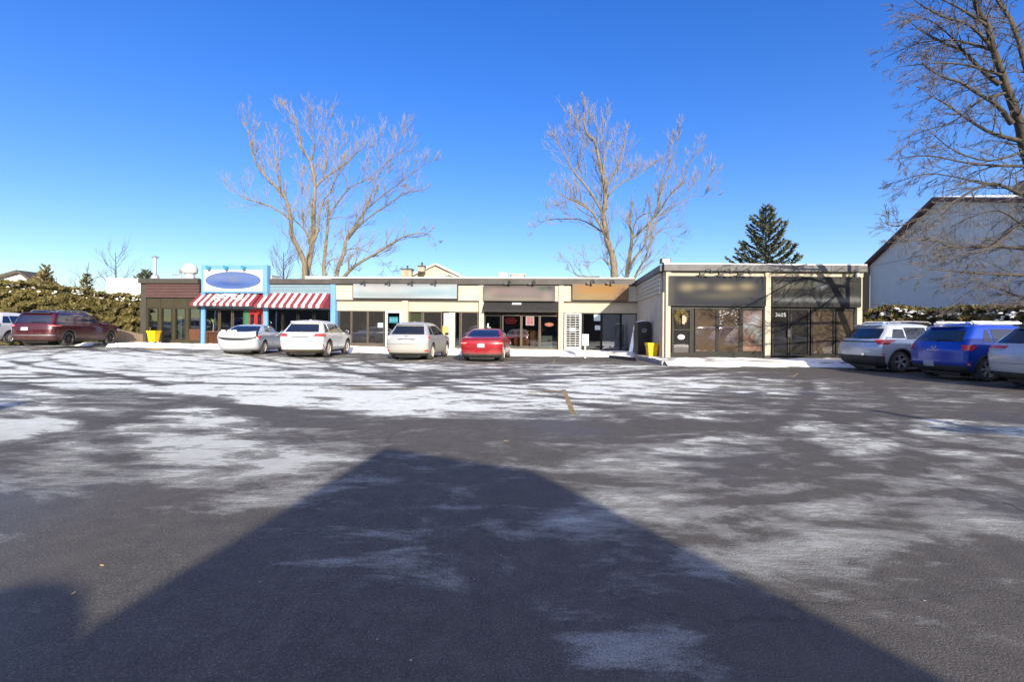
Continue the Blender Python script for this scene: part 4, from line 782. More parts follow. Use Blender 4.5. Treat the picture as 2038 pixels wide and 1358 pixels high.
# big grey gable building at right
G = thing('grey_gable_building', 'large grey stucco building with maroon roof edge behind the right hedge', 'building', (26.6, 30, 0))
A0 = Vector((26.9, 34, 0)); D0 = Vector((-.104, -.995, 0)); NL = Vector((-.995, .104, 0))
def gp(t, z, o_=0): q = A0+D0*t+NL*o_; q.z = z; return q
ts = [(0, 6.45), (6.1, 9.55), (11.6, 7.9), (20, 5.3)]
mb = MB(); fr = [gp(0, 0), gp(20, 0)]+[gp(t_, z) for t_, z in ts[::-1]]; bk = [p_-NL*14 for p_ in fr]; n = len(fr)
mb.add(fr+bk, [tuple(range(n)), tuple(range(2*n-1, n-1, -1))]+[(i, (i+1) % n, n+(i+1) % n, n+i) for i in range(n)]); obj('wall', mb, M['greywall'], G)
mb = MB(); 
for k in range(60): t_ = 1.4+k*.28; 
for (t0, z0), (t1, z1) in zip(ts[:-1], ts[1:]):
    a, b_ = gp(t0-(1.2 if t0 == 0 else 0), z0-(.61 if t0 == 0 else 0), .35), gp(t1, z1, .35); mb.hexa([a, b_, b_-NL*14.5, a-NL*14.5, a+Vector((0, 0, .24)), b_+Vector((0, 0, .24)), b_-NL*14.5+Vector((0, 0, .24)), a-NL*14.5+Vector((0, 0, .24))])
obj('roof', mb, M['maroon'], G)
mb = MB()
for (t0, z0), (t1, z1) in zip(ts[1:-1], ts[2:]):
    a, b_ = gp(t0, z0+.245, .3), gp(t1, z1+.245, .3); mb.hexa([a, b_, b_-NL*14, a-NL*14, a+Vector((0, 0, .05)), b_+Vector((0, 0, .05)), b_-NL*14+Vector((0, 0, .05)), a-NL*14+Vector((0, 0, .05))])
obj('roof_snow', mb, M['snow'], G)
mb = MB()
for t_, z_ in [(k*.30+.4, 0) for k in range(58)]:
    zt = np.interp(t_, [a for a, _ in ts], [b for _, b in ts])-.05
    if zt > 6.5: mb.hexa([gp(t_, 6.42, .006), gp(t_+.03, 6.42, .006), gp(t_+.03, 6.42, 0), gp(t_, 6.42, 0), gp(t_, zt, .006), gp(t_+.03, zt, .006), gp(t_+.03, zt, 0), gp(t_, zt, 0)])
for z_ in (2.9, 6.35): mb.hexa([gp(0, z_, .03), gp(19, z_, .03), gp(19, z_, 0), gp(0, z_, 0), gp(0, z_+.07, .03), gp(19, z_+.07, .03), gp(19, z_+.07, 0), gp(0, z_+.07, 0)])
obj('wall_batten', mb, mat('grey_batten', (.60, .56, .50), .8, .05, 2), G)
mb = MB(); a = gp(-.1, 0, 0)
mb.hexa([gp(.0, 0, .75), gp(.0, 0, .02), gp(-2, 0, .02), gp(-2, 0, .75), gp(.0, 6.15, .75), gp(.0, 6.35, .02), gp(-2, 6.35, .02), gp(-2, 6.15, .75)]); obj('brick_pier', mb, M['brick'], G)
c = gp(8.2, 8.7, -3); mb = MB(); mb.lathe([(.35, -.6), (.35, .6), (.55, .7), (.6, 1.1), (.3, 1.35), (.05, 1.4)], c, 12); o = tag(obj('roof_ventilator', mb, M['cap']), 'dark round ventilator on the grey building roof', 'vent')

# ------------------------------------------------------------------ hedges, fence
def hedge(name, label, pts, h0, h1, th, n, leaf=.11, snow=120, base_z=0.):
    """pts: (x, y, top) line of the hedge"""
    o = thing(name, label, 'hedge', (pts[0][0], pts[0][1], 0))
    segs = [(Vector(a), Vector(b)) for a, b in zip(pts[:-1], pts[1:])]; Ls = [(b.xy-a.xy).length for a, b in segs]; T = sum(Ls)
    def at(s):
        for (a, b), l in zip(segs, Ls):
            if s <= l or (a, b) == segs[-1]: t_ = min(1, s/l); return a.lerp(b, t_), (b.xy-a.xy).normalized()
            s -= l
    core = MB(); P = []; m_ = int(T/.35)
    for i in range(m_+1):
        p_, d = at(T*i/m_); nrm = Vector((d.y, -d.x, 0)); r = []
        for j in range(9):
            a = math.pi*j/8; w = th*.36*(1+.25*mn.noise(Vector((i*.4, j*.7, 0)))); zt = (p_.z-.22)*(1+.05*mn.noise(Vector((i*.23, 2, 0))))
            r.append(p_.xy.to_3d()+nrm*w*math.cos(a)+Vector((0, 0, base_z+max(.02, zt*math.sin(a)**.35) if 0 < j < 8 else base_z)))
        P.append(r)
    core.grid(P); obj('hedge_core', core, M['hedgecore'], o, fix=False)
    for mi, mt in enumerate(('leafa', 'leafb')):
        mb = MB()
        for k in range(n//2):
            # clumps: leaves gather round tuft centres
            s = random.random()*T; p_, d = at(s); nrm = Vector((d.y, -d.x, 0)); top = p_.z+.16*mn.noise(Vector((s*1.1, 5, 0)))+.12*mn.noise(Vector((s*3.7, 8, 0)))
            z = top*(random.random()**.6)
            prof = max(.05, 1-(z/top)**6)**.5
            tuft = mn.noise(Vector((s*2.2, z*2.4, 9))); 
            if tuft < -.18 and random.random() < .85: continue
            off = th*.5*prof*(.78+1.05*tuft+.12*random.random()); side = 1 if random.random() < .8 else -1
            if random.random() < .18: z = top+random.random()*.22*max(0, .4+tuft); off *= random.random()
            q = p_.xy.to_3d()+nrm*off*side+Vector((0, 0, base_z+z)); a = random.uniform(-1.4, 1.4); dr = (nrm*side*random.uniform(.1, 1)+d.to_3d()*math.sin(a)+Vector((0, 0, math.cos(a)*random.uniform(-.2, 1.0)))).normalized()
            w = dr.cross(nrm+Vector((random.gauss(0, .5), random.gauss(0, .5), random.gauss(0, .5)))).normalized()*leaf*.32; l = leaf*random.uniform(.7, 1.5)
            mb.add([q, q+dr*l*.5+w, q+dr*l, q+dr*l*.5-w], [(0, 1, 2, 3)])
        obj('foliage', mb, M[mt], o, fix=False)
    mb = MB()
    for k in range(snow):
        s = random.random()*T; p_, d = at(s); nrm = Vector((d.y, -d.x, 0)); z = p_.z-abs(random.gauss(0, .28)); q = p_.xy.to_3d()+nrm*random.uniform(.1, .55)*th*(1 if random.random() < .9 else -1)+Vector((0, 0, base_z+z)); r = random.uniform(.02, .075)*random.choice((.7, 1, 1.3))
        for w_ in range(3): mb.lathe([(r*.3, -.4*r), (r, 0), (r*.75, .5*r), (r*.2, .8*r)], q+Vector((random.gauss(0, r), random.gauss(0, r), random.gauss(0, r*.6))), 6)
    c_ = obj('snow_clump', mb, M['snow'], o, fix=False, smooth=True); c_['kind'] = 'stuff'; return o
hl = []
for px, py, Y in ((-120, 560, 27.5), (0, 566, 28.5), (60, 571, 29.2), (130, 577, 30.2), (215, 592, 32), (290, 596, 33.5)):
    q = atY(px, py, Y); hl.append((q.x, q.y, q.z))
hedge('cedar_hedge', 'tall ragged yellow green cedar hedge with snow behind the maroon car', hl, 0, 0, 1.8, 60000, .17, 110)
hr = []
for px, py, Y in ((1722, 628, 23.5), (1765, 622, 23), (1780, 612, 22.5), (1850, 622, 21.5), (1900, 622, 20.5), (1960, 617, 19.5), (2060, 615, 18), (2180, 612, 16.5)):
    q = atY(px, py, Y); hr.append((q.x, q.y, q.z))
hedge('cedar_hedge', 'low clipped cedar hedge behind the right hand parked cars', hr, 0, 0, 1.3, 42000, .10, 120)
fe = thing('wooden_fence', 'weathered vertical board fence under the left hedge beside the brown shop', 'fence', (-26.8, 30, 0))
mb = MB(); a, b_ = atY(205, 690, 27.6), atY(284, 690, 29.6); a.z = b_.z = .1; d = b_-a; n_ = 26
for k in range(n_):
    p0, p1 = a+d*k/n_, a+d*(k+.9)/n_; t_ = 1.35-.5*k/n_+random.uniform(-.02, .02); w = Vector((.0, .03, 0)); mb.hexa([p0, p1, p1+w, p0+w, p0+Vector((0, 0, t_)), p1+Vector((0, 0, t_)), p1+w+Vector((0, 0, t_)), p0+w+Vector((0, 0, t_))])
obj('boards', mb, M['fence'], fe); mb = MB(); w = Vector((0, -.05, 0)); mb.hexa([a+Vector((0, 0, .45)), b_+Vector((0, 0, .3)), b_+w+Vector((0, 0, .3)), a+w+Vector((0, 0, .45)), a+Vector((0, 0, .53)), b_+Vector((0, 0, .38)), b_+w+Vector((0, 0, .38)), a+w+Vector((0, 0, .53))]); obj('rail', mb, M['fence'], fe)
mb = MB()
for k in range(60):
    t_ = random.random(); q = a.lerp(b_, t_)+Vector((random.uniform(0, 2), random.uniform(-1.2, -.3), .05)); r = random.uniform(.15, .4); mb.lathe([(r, -.1), (r*.9, .05), (r*.5, .22*random.random()+.1), (r*.1, .3)], q, 9)
o = obj('snow_bank', mb, M['snow'], smooth=True, fix=False); o['kind'] = 'stuff'

# ------------------------------------------------------------------ trees
minr = .0045
def grow(mb, p, d, L_, r, lev, up=.25, spread=.75, ns=5, droop=0., den=1.):
    wn = .12 if minr < .006 else .06
    pts = [p]; q = p.copy(); dd = d.normalized()
    for i in range(ns):
        dd = (dd+Vector((random.gauss(0, wn), random.gauss(0, wn), random.gauss(0, wn)+up*.22-droop*.12*i))).normalized(); q = q+dd*L_/ns; pts.append(q.copy())
    mb.tube(pts, [max(minr, r*(1-.75*i/ns)*(1 if lev > 0 else .8)) for i in range(ns+1)], 3 if lev <= 1 else 4, cap=False)
    if lev <= 0: return
    nchild = max(2, int(random.uniform(3.5, 6)*den))
    for k in range(nchild):
        t_ = random.uniform(.2, 1); i = min(ns-1, int(t_*ns)); a, b_ = pts[i], pts[i+1]; c = a.lerp(b_, t_*ns-i); ax = (b_-a).normalized(); side = ax.cross(Vector((random.gauss(0, 1), random.gauss(0, 1), random.gauss(0, 1)))).normalized()
        nd = (ax+side*random.uniform(.45, 1)*spread+Vector((0, 0, up*.4))).normalized()
        grow(mb, c, nd, L_*random.uniform(.45, .80)*(1.15-.3*t_), r*.5, lev-1, up, spread, max(3, ns-1), droop, den)
def sm(P):
    Q = []
    for k in range(len(P)-1):
        p0, p1, p2, p3 = P[max(k-1, 0)], P[k], P[k+1], P[min(k+2, len(P)-1)]
        for t in (0, .33, .66): Q.append(.5*((2*p1)+(p2-p0)*t+(2*p0-5*p1+4*p2-p3)*t*t+(3*p1-p0-3*p2+p3)*t**3))
    Q.append(P[-1]); return Q
def guided_tree(name, label, base, Y0, org, scale, guides, tr_m, tw_m, lev=2, step=1.1, tl=2.2, up=.3, spread=.8, droop=0., den=1., back=1.2, twr=.022, drift=.5):
    o = thing(name, label, 'tree', tuple(base)); mt, mc = MB(), MB()
    known = []
    for gi, (rs0, rs1, st, pl) in enumerate(guides):
        # each limb leaves the trunk axis towards or away from the viewer
        rnd = random.Random(gi*7+3); dr = rnd.uniform(-1, 1)*drift
        P = []; Lc = 0; prev = None; d0 = Y0+(st*back if st else 0)
        s0 = (org[0]+pl[0][0]/scale, org[1]+pl[0][1]/scale)
        if known and s0[1] < 560+200*(scale == 1.):
            bq = min(known, key=lambda q: math.hypot(q[0]-s0[0], q[1]-s0[1]))
            if math.hypot(bq[0]-s0[0], bq[1]-s0[1]) < 26: d0 = bq[2]; rs0 = min(rs0, bq[3]*.8)
        for (x, y) in pl:
            px, py = org[0]+x/scale, org[1]+y/scale
            if prev: Lc += math.hypot(px-prev[0], py-prev[1])*Y0/FPX
            prev = (px, py); P.append(atY(px, py, d0+dr*Lc))
        if gi == 0 or y is None: pass
        Q = sm(P); n = len(Q); rr = [rs0+(rs1-rs0)*(i/(n-1))**.62 for i in range(n)]
        for q_, r_ in zip(Q, rr): known.append((*topx(q_.x, q_.y, q_.z), q_.y, r_))
        mt.tube(Q, rr, 8 if rs0 > .15 else 6, cap=False)
        acc = 0; tot = sum((Q[i+1]-Q[i]).length for i in range(n-1)); run = 0
        for i in range(n-1):
            l = (Q[i+1]-Q[i]).length; run += l; acc += l
            if run/tot < .15 and rs0 > .12: continue
            while acc > step*(.5+.5*(1-run/tot)+.2):
                acc -= step*(.5+.5*(1-run/tot)+.2); ax = (Q[i+1]-Q[i]).normalized(); side = ax.cross(Vector((random.gauss(0, 1), random.gauss(0, 1), random.gauss(0, 1)))).normalized()
                grow(mc, Q[i].copy(), (ax*.7+side*spread+Vector((0, 0, up*.5))).normalized(), tl*random.uniform(.6, 1.25)*(1-.45*run/tot), min(rr[i]*.5, twr*1.6), lev, up, spread, 5, droop, den)
        grow(mc, Q[-1], (Q[-1]-Q[-2]).normalized(), tl*.28, rs1, lev, up, spread*.8, 5, droop, den)
    obj('trunk', mt, tr_m, o, smooth=80, fix=False); obj('crown', mc, tw_m, o, fix=False); return o
YA = 42.; minr = .008
c = atY(640, 655, YA); c.z = 0
TA = [(.36, .05, 0, [(562, 1330), (565, 1180), (530, 1080), (480, 980), (470, 870), (440, 740), (400, 680), (330, 610), (240, 500), (200, 360), (185, 280), (160, 180)]),
 (.45, .05, 0, [(575, 1700), (575, 1290), (600, 1130), (615, 1050), (625, 900), (625, 800), (635, 650), (610, 500), (600, 470), (540, 380), (530, 300), (500, 200), (470, 160)]),
 (.20, .03, 0, [(610, 1060), (650, 960), (660, 860), (690, 750), (740, 680), (760, 620), (860, 480), (960, 380)]), (.16, .03, 0, [(635, 655), (700, 590), (800, 520), (870, 470), (940, 400)]), (.13, .03, 0, [(612, 470), (630, 370), (605, 250), (600, 160)]),
 (.34, .12, .5, [(700, 1700), (700, 1280), (695, 1180), (715, 980), (725, 850), (728, 805)]), (.22, .03, .5, [(732, 840), (800, 740), (880, 650), (990, 600), (1070, 530), (1190, 430), (1280, 350)]),
 (.36, .06, 1, [(770, 1700), (775, 1280), (830, 1100), (850, 1000), (930, 880), (985, 790), (1030, 650), (1045, 600)]), (.2, .03, 1, [(855, 1010), (960, 890), (1110, 780), (1250, 690), (1370, 670)]), (.13, .03, 1, [(985, 800), (1090, 710), (1190, 640), (1300, 550), (1440, 460)]),
 (.24, .03, 1, [(800, 1300), (900, 1190), (1060, 1095), (1230, 990), (1370, 965), (1450, 1010)]), (.12, .03, 0, [(400, 685), (395, 540), (380, 480), (330, 300)]), (.12, .03, 0, [(470, 875), (350, 790), (170, 730), (60, 660)]),
 (.12, .03, .5, [(1070, 530), (1065, 400), (1110, 240)]), (.08, .02, .5, [(1000, 600), (1120, 610), (1200, 640)]), (.16, .04, 0, [(600, 1040), (570, 950), (500, 880), (470, 860)]), (.1, .03, 0, [(560, 940), (545, 760), (545, 600), (520, 480)]),
 (.09, .02, 1, [(715, 1170), (760, 1140), (830, 1150), (900, 1200)]), (.09, .02, 1, [(845, 1080), (920, 1070), (1050, 1120), (1180, 1260)]), (.07, .02, .5, [(730, 870), (820, 855), (900, 900)]), (.08, .02, 0, [(470, 160), (440, 200), (400, 110)]), (.1, .02, 0, [(690, 640), (720, 420), (690, 300), (740, 160)]), (.08, .02, 0, [(740, 480), (800, 400), (880, 270)]), (.08, .02, .5, [(1190, 430), (1200, 340), (1230, 230)])]
guided_tree('bare_tree', 'wide bare pale barked tree with several leaning trunks behind the left half of the roof', c, YA, (440, 180), 3.396, [(a*.85, b_*.7, q_, w_) for a, b_, q_, w_ in TA], M['bark'], M['twig'], 2, .55, 2.3, .40, .62, 0, 1.0)
c = atY(1225, 655, 40.); c.z = 0
TB = [(.50, .06, 0, [(622, 1700), (620, 1290), (610, 1130), (570, 1000), (550, 850), (560, 680), (530, 540), (490, 350), (430, 280), (410, 100)]), (.2, .03, 0, [(548, 830), (440, 660), (340, 540), (290, 440), (200, 290)]),
 (.16, .03, 0, [(562, 680), (575, 640), (640, 510), (700, 300)]), (.15, .03, 0, [(565, 800), (580, 710), (650, 640), (760, 570), (860, 510)]), (.16, .03, 0, [(550, 960), (470, 820), (400, 770), (290, 720), (220, 670)]), (.15, .02, 0, [(545, 970), (500, 930), (370, 870), (150, 880), (80, 930)]),
 (.12, .03, 0, [(545, 560), (550, 400), (540, 200)]), (.34, .1, .6, [(695, 1700), (700, 1290), (735, 1050), (738, 980), (725, 900), (740, 800)]), (.26, .03, .6, [(705, 1230), (760, 1130), (820, 1050), (860, 900), (910, 800), (930, 650), (1000, 480), (1050, 350), (1060, 230)]),
 (.2, .03, .6, [(745, 1000), (890, 860), (1000, 700), (1080, 620), (1130, 480), (1200, 370)]), (.22, .03, 1, [(745, 1330), (755, 1270), (830, 1130), (860, 1040), (920, 950), (1010, 920)]), (.15, .02, .6, [(920, 850), (1050, 770), (1140, 710), (1220, 620), (1310, 550)]), (.14, .05, .6, [(745, 990), (770, 870), (870, 820)]),
 (.09, .02, 0, [(520, 1260), (370, 1250), (320, 1165), (270, 1155)]), (.09, .02, 0, [(592, 1180), (530, 1130), (470, 1170)]), (.07, .02, .6, [(1140, 710), (1250, 720), (1300, 715)]), (.08, .02, 0, [(440, 780), (340, 740), (230, 780)]), (.1, .02, 0, [(310, 480), (320, 300), (320, 180)]), (.1, .02, 1, [(900, 960), (980, 960), (1030, 1050)]), (.1, .02, 0, [(365, 540), (375, 400), (370, 250)])]
guided_tree('bare_tree', 'tall bare forked tree behind the right end of the cream roof', c, 40., (1040, 180), 3.395, [(a*.85, b_*.7, q_, w_) for a, b_, q_, w_ in TB], M['bark'], M['twig'], 2, .52, 2.2, .40, .62, 0, 1.0)
YC = 15.6; minr = .0045; c = atY(2092, 655, YC); c.z = 0
TCg = [(.19, .05, 0, [(2094, 740), (2090, 560), (2075, 420), (2038, 290), (2031, 254), (2013, 200), (2000, 165), (1996, 150), (1978, 100), (1965, 50), (1943, 11), (1935, -60), (1900, -160)]), (.13, .05, .2, [(2085, 480), (2075, 330), (2060, 200), (2038, 124), (2020, 55), (1990, 0), (1975, -80)]), (.12, .04, .2, [(2030, 90), (2010, 40), (1985, 0), (1955, -60)]),
 (.10, .02, 0, [(1990, 168), (1960, 145), (1920, 105), (1890, 90), (1850, 70), (1825, 55)]), (.085, .015, 0, [(2013, 245), (1985, 210), (1945, 185), (1910, 163), (1870, 150), (1835, 125)]), (.075, .012, 0, [(2030, 280), (1975, 265), (1930, 240), (1880, 205), (1850, 190)]), (.08, .012, 0, [(2075, 400), (2038, 390), (1990, 368), (1950, 372), (1900, 400), (1850, 425), (1790, 450), (1762, 444)]),
 (.05, .01, 0, [(1985, 372), (1940, 362), (1900, 352), (1840, 346), (1780, 365)]), (.08, .012, 0, [(2085, 500), (2038, 495), (1970, 490), (1920, 492), (1885, 490), (1860, 478), (1780, 482)]), (.07, .012, 0, [(2090, 560), (2038, 548), (1960, 545), (1900, 540), (1840, 535)]), (.06, .01, 0, [(2075, 410), (1990, 480), (1950, 500), (1900, 510)]),
 (.06, .012, 0, [(1975, 95), (1930, 50), (1870, 30), (1820, 0)]), (.05, .012, 0, [(1965, 50), (1900, 10), (1850, -10)]), (.05, .01, 0, [(2000, 185), (1950, 200), (1900, 240), (1840, 260), (1800, 275)]), (.05, .01, 0, [(2038, 300), (1970, 320), (1900, 300), (1850, 260)]), (.05, .01, .3, [(1996, 150), (1930, 130), (1870, 125), (1790, 132)]), (.05, .01, .3, [(1978, 100), (1900, 80), (1830, 85), (1770, 110)]),
 (.06, .012, .2, [(2060, 330), (2000, 330), (1930, 325), (1850, 310), (1790, 315)]), (.04, .01, 0, [(1920, 105), (1890, 70), (1850, 40), (1790, 25)]), (.05, .01, .3, [(2090, 600), (2030, 590), (1970, 570), (1930, 580), (1890, 610)]), (.06, .01, -.2, [(2038, 450), (1990, 420), (1940, 430), (1880, 460), (1840, 500)])]
guided_tree('bare_tree', 'large dark bare tree leaning in from the right edge over the parked cars', c, YC, (0, 0), 1., TCg, M['barkdark'], M['twigdark'], 3, .22, 1.05, .0, .6, .3, .66, back=.8, twr=.012, drift=.35)
def small_tree(name, label, px, py, Y, h, w, m1, m2, lev=3, n=9, up=.5, twr=.02, den=1):
    b_ = atY(px, 655, Y); b_.z = 0; top = atY(px, py, Y).z; o = thing(name, label, 'tree', tuple(b_)); t_, c_ = MB(), MB(); ztop = top
    t_.tube([b_, b_+Vector((.1, 0, ztop*.5)), b_+Vector((0, 0, ztop*.95))], [.16*h/8, .09*h/8, .02], 6)
    for k in range(n):
        z = ztop*(.42+.5*k/n); a = random.uniform(0, 6.28); grow(c_, b_+Vector((0, 0, z)), Vector((math.cos(a), math.sin(a), .75)), w*random.uniform(.6, 1)*(1.1-.5*k/n), twr*1.6, lev-1, up, .7, 5, 0, den)
    obj('trunk', t_, m1, o, fix=False); obj('crown', c_, m2, o, fix=False); return o
small_tree('bare_tree', 'small bare tree rising behind the snowy shed', 229, 493, 52, 9, 3.2, M['barkdark'], M['twigdark'], 3, 14, .6)
small_tree('bare_tree', 'thin bare sapling between the cedar spire and the shed tree', 172, 528, 46, 6, 2.4, M['barkdark'], M['twigdark'], 3, 8, .4)
small_tree('bare_tree', 'low twiggy bare tree just right of the blue sign box', 563, 492, 46, 7, 3.4, M['barkdark'], M['twigdark'], 3, 16, .5)
small_tree('bare_tree', 'low bare sapling beside the cedar spire at far left', 112, 545, 48, 5, 1.8, M['barkdark'], M['twigdark'], 2, 8, .4)
def conifer(name, label, px, pytop, Y, w, zb, n, m, dens=1., up=.15, ls=.28):
    b_ = atY(px, 655, Y); b_.z = 0; ztop = atY(px, pytop, Y).z; o = thing(name, label, 'tree', tuple(b_)); t_, c_ = MB(), MB(); t_.tube([b_, b_+Vector((0, 0, ztop*.7)), b_+Vector((0, 0, ztop))], [.22, .1, .02], 7); br = MB()
    for k in range(n):
        f = (k+.5)/n; z = zb+(ztop-zb)*f; Lb = w*(1-f)**.85*random.uniform(.5, 1.1)+.12; a = k*2.4+random.uniform(-.3, .3); d = Vector((math.cos(a), math.sin(a), up+.5*f)).normalized(); p0 = b_+Vector((0, 0, z)); pts = [p0+d*Lb*i/5+Vector((0, 0, -.10*Lb*math.sin(i/5*2.6)+.10*Lb*(i/5)**2)) for i in range(6)]
        br.tube(pts, [.04*(1-i/6) + .006 for i in range(6)], 4, cap=False)
        for i in range(int(46*Lb*dens)):
            t_p = .22+.78*random.random()**.7; j = min(4, int(t_p*5)); q = pts[j].lerp(pts[j+1], t_p*5-j); side = d.cross(Vector((0, 0, 1)))*random.uniform(-1, 1); sl_ = (d*random.uniform(.4, 1)+side+Vector((0, 0, random.uniform(-.35, .35)))).normalized(); q = q+side*.28*Lb*(1-t_p)*random.random()
            wv = sl_.cross(Vector((random.gauss(0, 1), random.gauss(0, 1), random.gauss(0, 1)))).normalized()*ls*.16; l = ls*random.uniform(.6, 1.3); c_.add([q, q+sl_*l*.45+wv, q+sl_*l, q+sl_*l*.45-wv], [(0, 1, 2, 3)])
    obj('trunk', t_, M['barkdark'], o, fix=False); obj('branches', br, M['barkdark'], o, fix=False); obj('crown', c_, m, o, fix=False); return o
conifer('spruce_tree', 'dark green spruce standing behind the wing roof', 1523, 411, 44, 5.6, 3.0, 120, M['needle'], .8, .35, .42)
conifer('cedar_spire', 'narrow yellow green cedar spire behind the left hedge', 90, 530, 36, 1.6, 1.5, 60, M['leafa'], 1.3, .5, .3)
conifer('cedar_spire', 'small brownish evergreen tip left of the snowy shed', 172, 548, 37, 1.0, 1.5, 50, M['leafb'], 1.3, .5, .3)
conifer('pine_tree', 'dark pine top just left of the vent pipe behind the brown shop', 291, 541, 50, 1.8, 4.5, 40, M['needle'], 1.6, .4, .4)

# ------------------------------------------------------------------ behind the camera: what throws the shadow and what the glass mirrors
b5 = thing('brown_brick_building', 'brown brick building behind the photographer', 'building', (4, -12, 0))
mb = MB(); pl = [(2.0, -7.66), (.27, -19.5), (9.9, -19.2), (3.7, -8.5)]; pl = pl[::1]
mb.add([(x, y, 0) for x, y in pl]+[(x, y, 4.5) for x, y in pl], [(0, 1, 2, 3), (7, 6, 5, 4)]+[(i, (i+1) % 4, 4+(i+1) % 4, 4+i) for i in range(4)]); obj('wall', mb, M['brickbrown'], b5)
sh = thing('round_shadow_caster', 'unseen shrub shape added to cast the round shadow at lower left', 'shrub', (.05, -7.3, 0)); mb = MB(); mb.tube([(.05, -7.3, 0), (.05, -7.3, 1.8)], .06, 6); obj('stem', mb, M['barkdark'], sh)  # round form added out of view, shaped for its cast shadow
bmx = bmesh.new(); bmesh.ops.create_icosphere(bmx, subdivisions=4, radius=.84); mb = MB()
for v in bmx.verts: v.co *= 1+.02*mn.noise(v.co*6)
mb.add([(v.co.x+.05, v.co.y-7.3, v.co.z+2.5) for v in bmx.verts], [tuple(v.index for v in f.verts) for f in bmx.faces]); bmx.free(); obj('crown', mb, M['leafb'], sh, fix=False)
conifer('cedar_spire', 'cedar behind the photographer at left', 0, 0, 1, .1, .1, 1, M['leafb']) if False else None
o = thing('cedar_spire', 'slim cedar behind and left of the photographer', 'tree', (-5.5, -3.6, 0)); mb = MB(); mb.tube([(-5.5, -3.6, 0), (-5.5, -3.6, 3.9)], [.08, .02], 6); obj('trunk', mb, M['barkdark'], o); mb = MB()
for k in range(4500):
    z = .4+3.6*random.random(); r = .75*(1-(z/4.1))**.6*random.random()**.4; a = random.uniform(0, 6.28); q = Vector((-5.5+r*math.cos(a), -3.6+r*math.sin(a), z)); e = Vector((random.gauss(0, 1), random.gauss(0, 1), random.gauss(0, 1))).normalized()*.09; e2 = Vector((random.gauss(0, 1), random.gauss(0, 1), random.gauss(0, 1))).normalized()*.05; mb.add([q, q+e+e2, q+e*1.5, q+e-e2], [(0, 1, 2, 3)])
obj('crown', mb, M['leafb'], o, fix=False)
up_ = thing('shadow_pole', 'unseen pole added in place of a tree trunk to cast the shadow streak at right', 'pole', (11.2, -9.5, 0)); mb = MB(); mb.tube([(11.2, -9.5, 0), (11.2, -9.5, 6.1)], [.13, .10], 8); obj('pole', mb, M['barkdark'], up_); mb = MB(); mb.box(10.5, 11.9, -9.58, -9.42, 5.5, 5.62); obj('crossarm', mb, M['barkdark'], up_)  # pole added out of view, stands in for a trunk to throw its shadow
for (x0, x1, y, h_, m_, lb) in ((-90, -24, -34, 9.5, 'brickbrown', 'long brown brick house behind the lot, far left'), (-24, 6, -38, 9, 'brickbrown', 'brown brick house row behind the lot'), (10, 90, -33, 9.5, 'brickbrown', 'long brown brick building across the street')):
    o = thing('house_row', lb, 'building', ((x0+x1)/2, y, 0)); mb = MB(); mb.box(x0, x1, y-8, y, 0, h_); obj('wall', mb, M[m_], o); mb = MB(); mb.hexa([(x0-.5, y+.5, h_), (x1+.5, y+.5, h_), (x1+.5, y-8.5, h_), (x0-.5, y-8.5, h_), (x0-.5, y-3.5, h_+2.5), (x1+.5, y-3.5, h_+2.5), (x1+.5, y-4.5, h_+2.5), (x0-.5, y-4.5, h_+2.5)]); obj('roof', mb, M['shingle'], o)
    for k in range(int((x1-x0)/4)):
        mb = MB(); mb.box(x0+1.5+k*4, x0+3+k*4, y, y+.05, 1.2, 2.6); obj('window', mb, M['carglass'], o)
proto = small_tree('bare_tree', 'bare street tree behind the lot', 1019, 655, 1, 8, 4, M['barkdark'], M['twigdark'], 1, 1)
for ch in list(proto.children): bpy.data.objects.remove(ch)
bpy.data.objects.remove(proto)
o = thing('bare_tree', 'bare street tree behind the lot', 'tree', (0, 0, 0), group='street trees behind the lot'); t_, c_ = MB(), MB(); t_.tube([(0, 0, 0), (.1, 0, 4), (0, .1, 8)], [.25, .16, .05], 7)
for k in range(14): z = 2.5+5*k/14; a = k*2.4; grow(c_, Vector((0, 0, z)), Vector((math.cos(a), math.sin(a), .8)), 4.2*(1.1-.5*k/14), .05, 2, .5, .7, 5)
obj('trunk', t_, M['barkdark'], o, fix=False, world=False); obj('crown', c_, M['twigdark'], o, fix=False, world=False)
for i, (x, y) in enumerate(((20, -27), (31, -26), (-12, -33), (-32, -31), (42, -27))):
    if i == 0: o.location = (x, y, 0); o['label'] = 'bare street tree behind the lot, out of view'; continue
    r_ = o.copy(); COL.objects.link(r_); r_.location = (x, y, 0); r_.rotation_euler = (0, 0, i*1.3)
    for ch in o.children: cc = ch.copy(); COL.objects.link(cc); cc.parent = r_
